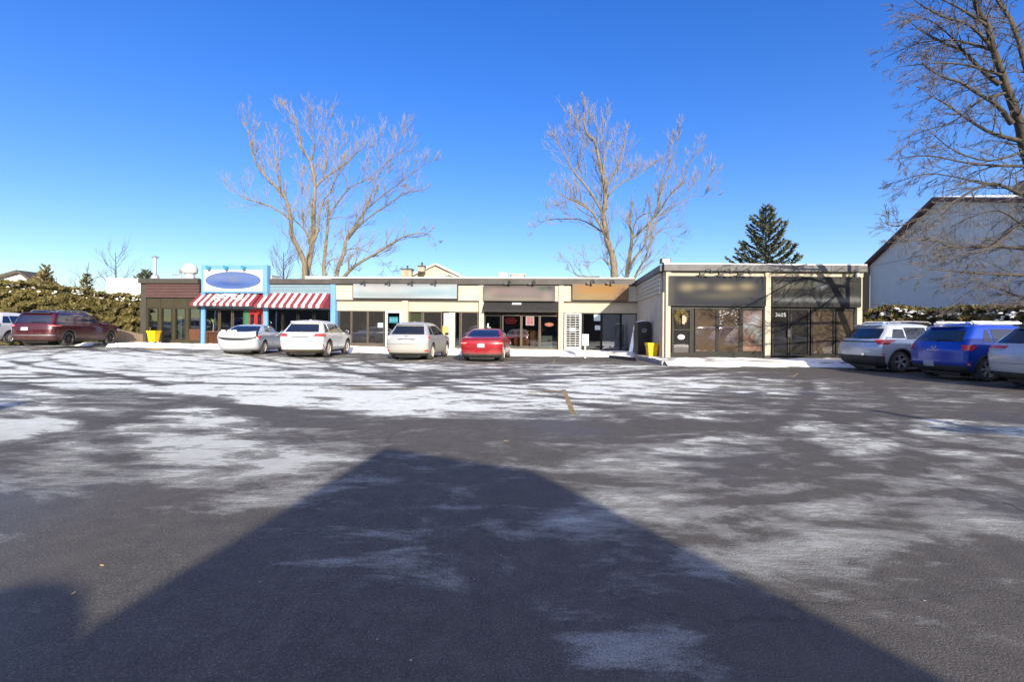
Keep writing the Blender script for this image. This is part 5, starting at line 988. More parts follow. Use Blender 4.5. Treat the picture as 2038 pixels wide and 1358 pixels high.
# ------------------------------------------------------------------ cars (local frame: +x forward from rear bumper, +y left)
def pchip(zs, vs):
    zs = np.array(zs, float); vs = np.array(vs, float); h = np.diff(zs); dl = np.diff(vs)/h; m_ = np.zeros(len(zs)); m_[0], m_[-1] = dl[0], dl[-1]
    for i in range(1, len(zs)-1):
        if dl[i-1]*dl[i] > 0: w1, w2 = 2*h[i]+h[i-1], h[i]+2*h[i-1]; m_[i] = (w1+w2)/(w1/dl[i-1]+w2/dl[i])
    def f(z):
        z = min(max(z, zs[0]), zs[-1]); i = min(len(zs)-2, max(0, int(np.searchsorted(zs, z))-1)); t = (z-zs[i])/h[i]
        return (1+2*t)*(1-t)**2*vs[i]+t*(1-t)**2*h[i]*m_[i]+t*t*(3-2*t)*vs[i+1]+t*t*(t-1)*h[i]*m_[i+1]
    return f
class Body:
    def __init__(s, lv, p=2.7, sc=1., zsc=1.):
        a = np.array(lv, float)*sc; a[:, 0] *= zsc; s.z0, s.z1 = a[0, 0], a[-1, 0]; s.zs = a[:, 0]
        s.xr, s.xf, s.w, s.Rr, s.Rf = [pchip(a[:, 0], a[:, k]) for k in range(1, 6)]; s.p = p
    def side(s, x, z):                 # half width at x, z
        xr, xf, w, Rr, Rf = s.xr(z), s.xf(z), s.w(z), s.Rr(z), s.Rf(z); p = s.p
        if x < xr+Rr: return w*max(0, 1-min(1, max(0, (xr+Rr-x)/Rr))**p)**(1/p)
        if x > xf-Rf: return w*max(0, 1-min(1, max(0, (x-xf+Rf)/Rf))**p)**(1/p)
        return w
    def rear(s, y, z): w, R_, p = s.w(z), s.Rr(z), s.p; return s.xr(z)+R_*(1-max(0, 1-min(1, abs(y)/w)**p)**(1/p))
    def front(s, y, z): w, R_, p = s.w(z), s.Rf(z), s.p; return s.xf(z)-R_*(1-max(0, 1-min(1, abs(y)/w)**p)**(1/p))
    def ring(s, z, na=11, ns=22):
        xr, xf, w, Rr, Rf, p = s.xr(z), s.xf(z), s.w(z), s.Rr(z), s.Rf(z), s.p; h = []
        for k in range(na): t = k/(na-1)*math.pi/2; h.append((xr+Rr*(1-math.cos(t)**(2/p)), w*math.sin(t)**(2/p)))
        for k in range(1, ns): h.append((xr+Rr+(xf-Rf-xr-Rr)*k/ns, w))
        for k in range(na): t = (1-k/(na-1))*math.pi/2; h.append((xf-Rf*(1-math.cos(t)**(2/p)), w*math.sin(t)**(2/p)))
        return [(x, y, z) for x, y in h]+[(x, -y, z) for x, y in h[-2:0:-1]]
    def corner(s, z, t, sgn):          # t 0..1 rear corner arc, beyond: metres forward along the side
        p = s.p
        if t <= 1: a = t*math.pi/2; return s.xr(z)+s.Rr(z)*(1-math.cos(a)**(2/p)), sgn*s.w(z)*math.sin(a)**(2/p)
        return s.xr(z)+s.Rr(z)+(t-1), sgn*s.w(z)
    def fcorner(s, z, t, sgn):
        p = s.p
        if t <= 1: a = t*math.pi/2; return s.xf(z)-s.Rf(z)*(1-math.cos(a)**(2/p)), sgn*s.w(z)*math.sin(a)**(2/p)
        return s.xf(z)-s.Rf(z)-(t-1), sgn*s.w(z)
def patch(P3, off, skirt=.02):
    """P3[i][j] surface points; raised by off along the local normal, with skirts down into the body"""
    m_, n = len(P3), len(P3[0]); P3 = [[Vector(p) for p in r] for r in P3]; cx = Vector((2.3, 0, .6)); O, I = [], []
    for i in range(m_):
        ro, ri = [], []
        for j in range(n):
            a = P3[min(i+1, m_-1)][j]-P3[max(i-1, 0)][j]; b_ = P3[i][min(j+1, n-1)]-P3[i][max(j-1, 0)]; nn = a.cross(b_)
            nn = nn.normalized() if nn.length > 1e-12 else Vector((0, 0, 1))
            if nn.dot(P3[i][j]-cx) < 0: nn = -nn
            ro.append(P3[i][j]+nn*off); ri.append(P3[i][j]-nn*skirt)
        O.append(ro); I.append(ri)
    mb = MB(); mb.grid(O); b0 = [O[0], O[-1], [r[0] for r in O], [r[-1] for r in O]]; b1 = [I[0], I[-1], [r[0] for r in I], [r[-1] for r in I]]
    for a, b_ in zip(b0, b1): mb.grid([a, b_])
    return mb
def lerp(a, b, t): return a+(b-a)*t
def merge(*ms):
    r = MB()
    for q in ms: r.add(q.v, q.f)
    return r
def car(label, cat, body, paintm, loc, heading, wb, x0, wr=.35, rimm='rim', spokes=5, name='parked_car', glass='carglass', sides=(), rearwin=None, lights=(), clad=None, plate=(.85, .0, .26), roofrails=False, spoiler=None, wedge=None, gaps=(), handles=(), exhaust=(), extras=None, track=None, mirror=None, plasticlow=None, group=None, archc=None, sc=1., windshield=None, wheelw=.24, roofblack=None):
    C_ = thing(name, label, cat, loc, math.pi/2-heading, group)
    B = body; nz = 46; zs = [B.z0+(B.z1-B.z0)*(k/nz)**1.0 for k in range(nz+1)]
    rings = [B.ring(z) for z in zs]; n = len(rings[0]); mb = MB(); mb.add([p for r in rings for p in r], [(i*n+k, i*n+(k+1) % n, (i+1)*n+(k+1) % n, (i+1)*n+k) for i in range(nz) for k in range(n)]+[tuple(range(n-1, -1, -1)), tuple(nz*n+k for k in range(n))])
    bo = obj('body', mb, [paintm, M['plastic']], C_, world=False)
    hw = B.w(.5*sc)
    cut = MB()
    for x in (x0, x0+wb):
        for s_ in (-1, 1): cut.lathe([(wr*1.17, s_*hw*.62 if s_ > 0 else -hw*1.3), (wr*1.17, hw*1.3 if s_ > 0 else -hw*.62)], (x, 0, wr*1.02), 28, 'y')
    co = obj('cut', cut, [M['plastic'], M['plastic']], world=False); co.data.polygons.foreach_set('material_index', [1]*len(co.data.polygons))
    co.parent = C_; bm_ = bo.modifiers.new('b', 'BOOLEAN'); bm_.operation = 'DIFFERENCE'; bm_.object = co; bm_.solver = 'EXACT'
    bpy.context.view_layer.update(); dg = bpy.context.evaluated_depsgraph_get(); nm = bpy.data.meshes.new_from_object(bo.evaluated_get(dg)); bo.modifiers.clear(); old = bo.data; bo.data = nm; bpy.data.meshes.remove(old); nm.name = 'body'; bpy.data.objects.remove(co)
    nm.polygons.foreach_set('use_smooth', [True]*len(nm.polygons)); nm.set_sharp_from_angle(angle=math.radians(38))
    def add(nm_, mb_, m_, par=C_, sm_=True, **k): return obj(nm_, mb_, m_, par, smooth=sm_, world=False, fix=False, **k)
    u = MB(); u.box(.3, B.xf(.4)-.35, -hw*.6, hw*.6, B.z0-.06, B.z0+.05); u.box(.45, .9, -hw*.45, hw*.45, B.z0-.12, B.z0); u.tube([(x0, -hw*.7, wr), (x0, hw*.7, wr)], .05, 6); u.tube([(x0+wb, -hw*.7, wr), (x0+wb, hw*.7, wr)], .05, 6); add('underbody', u, M['black'])
    # wheels
    ty = MB(); ww = wheelw; ty.lathe([(wr*.68, -ww/2), (wr*.93, -ww/2), (wr, -ww*.36), (wr, ww*.36), (wr*.93, ww/2), (wr*.68, ww/2), (wr*.66, 0)], (0, 0, 0), 32, 'y')
    ri = MB(); rr = wr*.70
    for s_ in (1,):
        ri.lathe([(rr, ww/2*.96), (rr*.93, ww/2*1.0), (rr*.90, ww/2*.80), (rr*.90, ww/2*.55)], (0, 0, 0), 32, 'y'); ri.f = ri.f[:-2]; ri.mi = ri.mi[:-2]
        for k in range(spokes):
            a = 6.2832*k/spokes
            for dlt in ((-.14, .14) if spokes <= 6 else (0,)):
                w_ = rr*(.085 if spokes <= 6 else .10); ca, sa = math.cos(a+dlt), math.sin(a+dlt); ca0, sa0 = math.cos(a), math.sin(a)
                q0 = Vector((ca0*rr*.12, ww/2*.82, sa0*rr*.12)); q1 = Vector((ca*rr*.94, ww/2*.9, sa*rr*.94)); sd = Vector((-sa, 0, ca))*w_; dn = Vector((0, -.03, 0)); ri.hexa([q0-sd*1.2+dn, q0+sd*1.2+dn, q1+sd+dn, q1-sd+dn, q0-sd*1.2, q0+sd*1.2, q1+sd, q1-sd])
        ri.lathe([(rr*.2, ww/2*.7), (rr*.2, ww/2*.88), (rr*.12, ww/2*.92)], (0, 0, 0), 14, 'y')
    dk = MB(); dk.lathe([(rr*.92, ww/2*.35), (rr*.92, ww/2*.45)], (0, 0, 0), 24, 'y')
    first = None
    for x in (x0, x0+wb):
        for s_ in (-1, 1):
            if first is None:
                w0 = add('wheel', ty, M['tyre']); w1 = add('rim', ri, M[rimm], w0, 30); w2 = add('brake_disc', dk, M['black'], w0); first = (w0, w1, w2)
                o_ = w0
            else:
                o_ = first[0].copy(); COL.objects.link(o_)
                for ch in first[1:]: c2 = ch.copy(); COL.objects.link(c2); c2.parent = o_
            o_.parent = C_; o_.location = (x, s_*(hw-ww/2-.015), wr); o_.rotation_euler = (0, x*1.7, 0) if s_ > 0 else (0, x*1.3, math.pi)
    # side glass: list of (zb, zt, xb0, xb1, xt0, xt1, kind)
    for s_ in (-1, 1):
        for (zb, zt, a0, a1, b0, b1) in sides:
            P = [[(lerp(lerp(a0, b0, i/6), lerp(a1, b1, i/6), j/8), s_*B.side(lerp(lerp(a0, b0, i/6), lerp(a1, b1, i/6), j/8), lerp(zb, zt, i/6)), lerp(zb, zt, i/6)) for j in range(9)] for i in range(7)]
            add('side_window', patch(P, .006), M[glass])
    if rearwin:
        zb, zt, yb, yt = rearwin
        P = [[(B.rear(lerp(-1, 1, j/12)*lerp(yb, yt, i/6), lerp(zb, zt, i/6)), lerp(-1, 1, j/12)*lerp(yb, yt, i/6), lerp(zb, zt, i/6)) for j in range(13)] for i in range(7)]; rw_ = add('rear_window', patch(P, .005), M[glass])
        if wedge != 'none':
            wp = MB(); zc = zb+.04; P0 = Vector((B.rear(0, zc)-.03, .0, zc)); P1 = Vector((B.rear(yb*.6, lerp(zb, zt, .15))-.03, -yb*.75, lerp(zb, zt, .13))); wp.tube([P0, P1], [.018, .008], 5); wp.tube([P0+Vector((.03, 0, -.02)), P0+Vector((-.02, 0, .0))], .035, 8); add('rear_wiper', wp, M['black'], rw_)
    if windshield:
        zb, zt, yb, yt = windshield; P = [[(B.front(lerp(-1, 1, j/12)*lerp(yb, yt, i/6), lerp(zb, zt, i/6)), lerp(-1, 1, j/12)*lerp(yb, yt, i/6), lerp(zb, zt, i/6)) for j in range(13)] for i in range(7)]; add('windshield', patch(P, .005), M[glass])
    for (nm_, zb, zt, t0, t1, m_, off, tb0, tb1) in lights:        # on both rear corners; (tb0,tb1) = span at the lower edge
        for s_ in (-1, 1):
            P = []
            for i in range(5):
                z = lerp(zb, zt, i/4); P.append([(*B.corner(z, lerp(lerp(tb0, t0, i/4), lerp(tb1, t1, i/4), j/12), s_), z) for j in range(13)])
            add(nm_, patch(P, off), M[m_] if isinstance(m_, str) else m_)
    for s_ in (-1, 1):                 # headlights
        P = [[(*B.fcorner(z, lerp(.55, 1.08, j/8), s_), z) for j in range(9)] for z in (B.zs[3]-.10, B.zs[3]-.03, B.zs[3]+.02)]; add('headlight', patch(P, .006), M['plate'])
    if plate:
        zc, yc, w_ = plate[0], plate[1], .155; P = [[(B.rear(yc+y, z), yc+y, z) for y in (-w_, 0, w_)] for z in (zc-.078, zc, zc+.078)]; add('licence_plate', patch(P, .014), M['plate'])
    if plasticlow:
        zb, zt, t1 = plasticlow; P = [[(*B.corner(z, abs(q)*t1, 1 if q >= 0 else -1), z) for q in [k/14-1 for k in range(29)]] for z in [lerp(zb, zt, i/4) for i in range(5)]]; add('rear_bumper_trim', patch(P, .012), M[archc or 'plastic'])
    if clad:                            # arch lips and sills
        for s_ in (-1, 1):
            for x in (x0, x0+wb):
                P = []
                for k in range(25):
                    a = math.pi*(-.06+1.12*k/24); r_ = []
                    for q in (wr*1.16, wr*1.24, wr*1.32 if clad == 'wide' else wr*1.23):
                        xx, zz = x+q*math.cos(a), wr*1.02+q*math.sin(a); zz = max(zz, B.z0+.01); r_.append((xx, s_*B.side(xx, zz), zz))
                    P.append(r_)
                add('arch_trim', patch(P, .014), M[archc or 'plastic'])
            P = [[(x, s_*B.side(x, z), z) for x in [lerp(x0+wr*1.2, x0+wb-wr*1.2, j/8) for j in range(9)]] for z in (B.z0+.01, B.z0+.07, B.z0+(.14 if clad == 'wide' else .09))]; add('sill_trim', patch(P, .014), M[archc or 'plastic'])
    g_ = MB()
    for (x, zb, zt, dx) in gaps:
        for s_ in (-1, 1):
            P = [[(x+dx*i/6+e, s_*B.side(x+dx*i/6+e, lerp(zb, zt, i/6)), lerp(zb, zt, i/6)) for e in (-.005, .005)] for i in range(7)]; g_ = merge(g_, patch(P, .0025, .004))
    if gaps: add('door_gap', g_, M['black'])
    for (x, z) in handles:
        for s_ in (-1, 1):
            y = B.side(x, z); h_ = MB(); h_.tube([(x-.10, s_*(y+.0), z), (x-.08, s_*(y+.035), z+.003), (x+.08, s_*(y+.035), z+.003), (x+.10, s_*y, z)], .014, 6); add('door_handle', h_, paintm)
    if mirror:
        x, z = mirror
        for s_ in (-1, 1):
            y = B.side(x, z); h_ = MB(); c = Vector((x+.02, s_*(y+.15), z+.06)); P = []
            for i in range(7):
                f = i/6*math.pi; P.append([(c.x+.09*math.cos(f)*1, c.y+s_*.115*math.sin(f)*math.cos(k*.7854), c.z+.085*math.sin(f)*math.sin(k*.7854)) for k in range(9)])
            h_.grid(P); h_.tube([(x, s_*(y-.03), z-.02), (x, s_*(y+.08), z+.02)], .025, 6); mo = add('side_mirror', h_, paintm); q_ = MB(); q_.box(c.x-.092, c.x-.085, c.y-.085, c.y+.085, c.z-.06, c.z+.06); add('mirror_glass', q_, M[glass], mo)
    if roofrails:
        xa_, xb_, z, y = roofrails
        for s_ in (-1, 1): h_ = MB(); h_.tube([(xa_, s_*y, z-.06), (xa_+.12, s_*y, z), (lerp(xa_, xb_, .5), s_*y, z+.012), (xb_-.12, s_*y, z-.005), (xb_, s_*y, z-.06)], .022, 6); add('roof_rail', h_, M['metal'])
    if spoiler:
        z, w_, len_, m_ = spoiler; xr = B.xr(z-.03); h_ = MB(); P = [[(xr-len_*(1-(y/w_)**4*.5)+len_*1.6*i/4, y, z-.012+.028*i/4) for y in [lerp(-w_, w_, j/12) for j in range(13)]] for i in range(5)]; h_ = patch(P, .014, .018); add('roof_spoiler', h_, m_)
    for (y, z, r_) in exhaust:
        h_ = MB(); xx = B.rear(y, B.z0+.02); h_.lathe([(r_, -.12), (r_, .02), (r_*.8, .02), (r_*.8, -.1)], (0, 0, 0), 12, 'z'); h_.v = [(xx-.02-v[2]*1.0+.0, y+v[0]*1.7, z+v[1]) for v in h_.v]; add('exhaust_tip', h_, M['chrome'])
    if extras: extras(C_, B, add)
    an = MB(); zt_ = B.z1; xx = B.xr(zt_-.03)+.35; an.box(xx, xx+.14, -.02, .02, zt_-.03, zt_+.035); an.v = [(v[0]+(.05 if v[2] > zt_ else 0), v[1]*(.5 if v[2] > zt_ else 1), v[2]) for v in an.v]; add('roof_antenna', an, paintm)
    return C_
def G(X, Y): return float(gz(np.array(float(X)), np.array(float(Y))))
def place(px, Y, dz=0): X = ray(px, 690).x*Y; return (X, Y, G(X, Y)+.02+dz)
R = math.radians
suv = [(.20, .30, 4.62, .80, .30, .60), (.30, .10, 4.78, .88, .30, .65), (.50, .02, 4.86, .93, .30, .70), (.80, .0, 4.82, .945, .28, .70), (.95, .05, 4.70, .94, .26, .75), (1.03, .08, 4.35, .925, .26, .85), (1.09, .12, 3.75, .90, .27, .60), (1.16, .18, 3.52, .875, .28, .5), (1.40, .42, 3.02, .775, .28, .45), (1.57, .56, 2.60, .69, .28, .45), (1.635, .62, 2.35, .62, .30, .5), (1.67, .85, 2.05, .48, .40, .5), (1.69, 1.15, 1.85, .28, .3, .3)]
sedan = [(.17, .30, 4.62, .78, .30, .60), (.28, .10, 4.76, .87, .32, .65), (.50, .03, 4.84, .91, .32, .70), (.75, .0, 4.76, .92, .30, .75), (.88, .03, 4.55, .915, .28, .80), (.955, .07, 4.15, .895, .28, .85), (1.005, .12, 3.72, .875, .28, .70), (1.035, .30, 3.52, .86, .28, .6), (1.06, .56, 3.42, .84, .28, .5), (1.22, .95, 3.05, .765, .28, .45), (1.36, 1.32, 2.66, .68, .28, .4), (1.415, 1.58, 2.45, .60, .30, .4), (1.44, 1.85, 2.25, .44, .30, .3), (1.45, 2.0, 2.1, .2, .05, .05)]
suvsides = [(1.12, 1.50, .60, 1.10, .82, 1.12), (1.10, 1.52, 1.16, 2.12, 1.17, 2.10), (1.10, 1.52, 2.18, 3.34, 2.16, 2.62)]
suvgap = [(1.15, .5, 1.08, -.02), (2.15, .28, 1.52, 0), (3.35, .28, 1.08, .05)]
suvkw = dict(wb=2.74, x0=1.03, sides=suvsides, rearwin=(1.13, 1.50, .74, .62), windshield=(1.17, 1.52, .74, .62), gaps=suvgap, handles=((1.35, .97), (2.40, .95)), mirror=(3.18, 1.08))
# 1 red sedan
pr = paint('red_paint', (.38, .012, .02), .55, (.33, .24, .21), .62, .35, .28)
def sedan_rear(C_, B, add):
    P = [[(*B.corner(z, abs(q)*.62, 1 if q >= 0 else -1), z) for q in [k/10-1 for k in range(21)]] for z in (.93, .945, .96)]; add('trunk_gap', patch(P, .003, .004), M['black'])
    P = [[(*B.corner(z, abs(q)*.9, 1 if q >= 0 else -1), z) for q in [k/10-1 for k in range(21)]] for z in (.555, .562)]; add('bumper_gap', patch(P, .003, .004), M['black'])
    h_ = MB(); xx = B.xr(.83); h_.box(xx-.02, xx, -.06, .06, .80, .81); h_.box(xx-.02, xx, -.055, -.035, .78, .87); h_.box(xx-.02, xx, .035, .055, .78, .87); h_.box(xx-.02, xx, -.055, .055, .82, .835); add('emblem', h_, M['chrome'])
car('glossy red sedan parked nose-in before the black awning', 'sedan', Body(sedan), pr, place(957, 19.3), R(5), 2.83, 1.08, .335, 'rimdirty', 5, glass='carglassblue',
    sides=[(1.07, 1.36, 1.15, 1.95, 1.50, 1.95), (1.06, 1.37, 2.0, 3.22, 2.0, 2.62)], rearwin=(1.07, 1.36, .72, .58), windshield=(1.07, 1.37, .72, .58), wedge='none', plate=(.70, .0, .26), gaps=((1.98, .25, 1.37, 0), (1.2, .5, 1.04, -.05), (3.2, .25, 1.03, .03)), handles=((1.45, .90), (2.5, .88)), mirror=(3.05, 1.0),
    lights=(('tail_light', .74, .85, .38, 1.22, 'lamp', .012, .42, 1.2), ('tail_light_strip', .785, .81, .42, .95, 'lampo', .016, .42, .95)), plasticlow=(.19, .33, .9), exhaust=((-.62, .27, .035), (.62, .27, .035)), extras=sedan_rear)
# 2 silver luxury SUV (salt stained)
ps = paint('silver_salty_paint', (.38, .38, .40), .85, (.38, .35, .30), 1.35, .25, .4)
def rx_rear(C_, B, add):
    P = [[(*B.corner(z, abs(q)*.75, 1 if q >= 0 else -1), z) for q in [k/10-1 for k in range(21)]] for z in (.70, .71)]; add('tailgate_gap', patch(P, .003, .004), M['black'])
    P = [[(B.rear(y, z), y, z) for y in (-.38, 0, .38)] for z in (.90, .935)]; add('plate_garnish', patch(P, .02), M['plastic'])
    h_ = MB(); xx = B.xr(1.02)-.01; h_.tube([(xx, .06*math.cos(k*.45), 1.025+.045*math.sin(k*.45)) for k in range(15)], .009, 5, cap=False); add('emblem', h_, M['chrome'])
car('salt-stained silver SUV parked before the white shop door', 'SUV', Body(suv), ps, place(808, 19.6), R(5), rimm='rimdirty', spokes=5, wr=.36, name='parked_suv', **suvkw,
    lights=(('tail_light', .93, 1.07, .48, 1.10, 'lampo', .014, .60, 1.02), ('tail_light_core', .95, 1.05, .80, 1.05, 'lamp', .018, .82, 1.02), ('reflector', .40, .46, .60, .92, 'lamp', .012, .6, .92)), plate=(.83, 0, .26), plasticlow=(.22, .33, .95), spoiler=(1.60, .60, .10, ps), exhaust=((-.5, .27, .03), (.5, .27, .03)), extras=rx_rear)
# 3 white SUV
pw = paint('pearl_white_paint', (.60, .60, .59), .55, (.48, .42, .34), .55, 0, .3)
def lx_rear(C_, B, add):
    rx_rear(C_, B, add); P = [[(B.rear(y, z), y, z) for y in (-.42, 0, .42)] for z in (.885, .90)]; add('chrome_strip', patch(P, .024), M['chrome'])
    for s_ in (-1, 1): P = [[(x+dx*i/3, s_*B.side(x+dx*i/3, z), z) for x, dx in ((.72, .16), (.80, .16), (.88, .10))] for i, z in enumerate((1.14, 1.26, 1.38, 1.50))]; add('black_pillar', patch(P, .008), M['black'])
car('clean white SUV parked before the dark shop windows', 'SUV', Body(suv), pw, place(596.5, 20.0), R(-3), rimm='rimdirty', spokes=6, wr=.37, name='parked_suv', glass='carglassblue', **suvkw,
    lights=(('tail_light', .92, 1.06, .40, 1.30, 'lamp', .014, .30, 1.10), ('tail_light_clear', .90, .935, .30, 1.0, 'lampo', .018, .30, 1.0), ('reflector', .48, .60, .88, .98, 'lamp', .012, .9, 1.0)), plate=(.80, 0, .26), plasticlow=(.20, .36, .98), clad='thin', archc='brownframe', spoiler=(1.61, .62, .12, pw), exhaust=((-.6, .30, .045), (.6, .30, .045)), extras=lx_rear)
# 4 silver compact sedan, trunk open a crack
pe = paint('silver_blue_paint', (.44, .49, .57), .6, (.46, .45, .42), .9, .3, .3)
def el_rear(C_, B, add):
    # black opening and raised white lid
    P = [[(*B.corner(z, abs(q)*.80, 1 if q >= 0 else -1), z) for q in [k/12-1 for k in range(25)]] for z in (.66, .72, .80, .90, 1.0)]; P = [[(x, y, z+.10*(abs(y)/.8)**3) for x, y, z in r] for r in P]; add('trunk_opening', patch(P, .004), M['black'])
    lid = []; 
    for z in (.76, .80, .86, .94, .99, 1.02): 
        r = []
        for q in [k/12-1 for k in range(25)]:
            x, y = B.corner(min(z, 1.02), abs(q)*.66, 1 if q >= 0 else -1); r.append((x-.03, y, z+.06*(abs(y)/.8)**3+.02))
        lid.append(r)
    tl_ = add('trunk_lid', patch(lid, .03, .03), paint('white_lid_paint', (.50, .51, .54), .5, (.45, .43, .40), 1.1, .1, .35))
    P = [[(B.rear(y, z)-.055, y, z) for y in (-.17, 0, .17)] for z in (.84, .90)]; add('licence_plate', patch(P, .034), mat('orange_plate', (.65, .36, .25), .5, .1, 20), tl_)
    P = [[(B.rear(y, z)-.055, y, z) for y in (-.42, 0, .42)] for z in (.955, .97)]; add('chrome_strip', patch(P, .034), M['chrome'], tl_)
    for s_ in (-1, 1): P = [[(x_-.055, y_, z+.03) for x_, y_ in [B.corner(z, lerp(.42, .62, j/5), s_) for j in range(6)]] for z in (.86, .92, .98)]; add('inner_tail_light', patch(P, .036), M['lampo'], tl_)
    sb = MB()
    for k in range(12): q = Vector((.30+.15*random.random(), random.uniform(.1, .75), 1.05)); r = random.uniform(.03, .08); sb.lathe([(r*.4, -.03), (r, .02), (r*.7, .07), (r*.2, .1)], q, 7)
    add('snow_lump', sb, M['snow'])
car('silver blue sedan with its trunk lid slightly raised, before the restaurant', 'sedan', Body(sedan, sc=.985), pe, place(470, 21.0), R(-9), 2.70, 1.0, .32, 'rimdirty', 5,
    sides=[(1.05, 1.34, 1.15, 1.95, 1.48, 1.95), (1.04, 1.35, 2.0, 3.2, 2.0, 2.6)], rearwin=(1.07, 1.34, .70, .57), windshield=(1.06, 1.35, .70, .57), wedge='none', plate=None, gaps=((1.98, .25, 1.35, 0), (3.2, .25, 1.02, .03)), handles=((1.45, .89), (2.5, .87)), mirror=(3.05, .99), lights=(('tail_light', .74, .90, .62, 1.28, 'lampo', .012, .70, 1.10), ('tail_light_core', .77, .87, .75, 1.1, 'lamp', .016, .8, 1.05)), extras=el_rear)
# 5 maroon long SUV at left
jeep = [(.26, .28, 4.9, .84, .30, .40), (.36, .08, 5.02, .92, .30, .45), (.60, .0, 5.12, .96, .28, .50), (.90, .02, 5.14, .965, .26, .42), (1.04, .05, 5.10, .955, .25, .42), (1.12, .07, 4.96, .94, .25, .50), (1.17, .09, 4.50, .925, .25, .60), (1.21, .12, 3.78, .90, .25, .45), (1.45, .24, 3.38, .86, .22, .42), (1.65, .36, 3.05, .82, .22, .42), (1.74, .44, 2.85, .76, .26, .45), (1.79, .80, 2.3, .50, .35, .45), (1.81, 1.2, 2.0, .3, .25, .3)]
pj = paint('maroon_paint', (.06, .004, .009), .6, (.14, .095, .082), 1.0, .3, .25)
def jeep_x(C_, B, add):
    for s_ in (-1, 1):
        P = [[(x, s_*B.side(x, z), z) for x in [lerp(lerp(.42, .62, i/4), lerp(3.85, 2.95, i/4), j/10) for j in range(11)]] for i, z in enumerate((1.20, 1.32, 1.45, 1.58, 1.68))]; add('dark_pillar_band', patch(P, .004, .004), M['carglassblue'])
    P = [[(x, y, 1.825-.10*(y/.62)**2-.10*max(0, (.9-x))**2-.06*max(0, x-2.2)) for y in [lerp(-.62, .62, j/8) for j in range(9)]] for x in [lerp(.66, 2.85, i/8) for i in range(9)]]; add('black_roof', patch(P, .004, .03), M['carglassblue'])
    P = [[(*B.corner(z, abs(q)*.9, 1 if q >= 0 else -1), z) for q in [k/10-1 for k in range(21)]] for z in (.56, .60)]; add('chrome_strip', patch(P, .016), M['chrome'])
car('long muddy maroon SUV with black roof parked at far left before the hedge', 'SUV', Body(jeep), pj, place(59, 22.6, .06), R(-9), 3.05, 1.10, .385, 'rimdark', 7, name='parked_suv', glass='carglassblue', wheelw=.27,
    sides=[(1.22, 1.60, .92, 1.62, 1.12, 1.62), (1.21, 1.62, 1.70, 2.52, 1.72, 2.46), (1.21, 1.62, 2.60, 3.62, 2.54, 2.95)], rearwin=(1.20, 1.60, .80, .68), windshield=(1.22, 1.62, .78, .66), plate=(.90, .25, .26), gaps=((1.66, .6, 1.2, -.02), (2.56, .34, 1.62, 0), (3.68, .34, 1.18, .05)), handles=((1.85, 1.07), (2.78, 1.06)), mirror=(3.5, 1.18),
    lights=(('tail_light', 1.02, 1.09, .45, 1.35, 'lamp', .012, .50, 1.30), ('tail_light_strip', 1.045, 1.065, .5, 1.2, 'lampo', .016, .5, 1.2)), clad='thin', archc='brownframe', roofrails=(.8, 2.9, 1.86, .58), spoiler=(1.72, .64, .12, M['black']), exhaust=((-.62, .42, .045),), extras=jeep_x)
# 6 white vehicle beyond
car('white SUV cut by the left edge, behind the muddy maroon one', 'SUV', Body(suv, sc=1.03), paint('white_old_paint', (.80, .80, .80), .5, (.5, .45, .4), .5, 0, .35), place(-58, 24.0, .1), R(-9), rimm='rimdirty', spokes=8, wr=.34, name='parked_suv', glass='carglassblue', **suvkw, lights=(('tail_light', .93, 1.10, .50, 1.10, 'lamp', .014, .60, 1.02),), plate=(.83, 0, .26), plasticlow=(.2, .3, .95))
# 7 silver blue SUV at right, dark cladding
pv = paint('silver_crossover_paint', (.48, .53, .60), .5, (.40, .38, .36), .85, .35, .3)
def rav_x(C_, B, add):
    P = [[(*B.corner(z, abs(q)*.62, 1 if q >= 0 else -1), z) for q in [k/10-1 for k in range(21)]] for z in (1.03, 1.07)]; add('chrome_strip', patch(P, .014), M['plastic'])
    P = [[(*B.corner(z, abs(q)*1.0, 1 if q >= 0 else -1), z) for q in [k/10-1 for k in range(21)]] for z in (.50, .508)]; add('bumper_gap', patch(P, .003, .004), M['black'])
    h_ = MB(); xx = B.xr(.62); h_.lathe([(.05, 0), (.045, .012)], (0, 0, 0), 10); h_.v = [(xx-.012-v[2], -.35+v[0]*1.3, .60+v[1]) for v in h_.v]; add('badge', h_, M['chrome'])
car('silver crossover with black wheel arches, nearest the wing on the right', 'SUV', Body(suv, sc=.96, zsc=1.07), pv, place(1701, 16.55), R(84), rimm='rim', spokes=5, wr=.36, name='parked_suv', **{**suvkw, 'wb': 2.66, 'x0': .95, 'sides': [(1.18, 1.50, .62, 1.14, .78, 1.16), (1.15, 1.56, 1.20, 2.06, 1.21, 2.04), (1.15, 1.56, 2.12, 3.22, 2.10, 2.52)], 'rearwin': (1.16, 1.52, .74, .62), 'windshield': (1.13, 1.45, .72, .60), 'gaps': ((1.12, .5, 1.04, -.02), (2.08, .28, 1.46, 0), (3.22, .28, 1.04, .05))},
    lights=(('tail_light', .97, 1.12, .50, 1.45, 'lamp', .016, .62, 1.10), ('reflector', .60, .64, .88, 1.0, 'lamp', .012, .88, 1.0)), clad='wide', plasticlow=(.20, .56, 1.0), plate=(.90, .30, .26), roofrails=(.8, 2.5, 1.77, .52), spoiler=(1.65, .60, .10, pv), extras=rav_x)
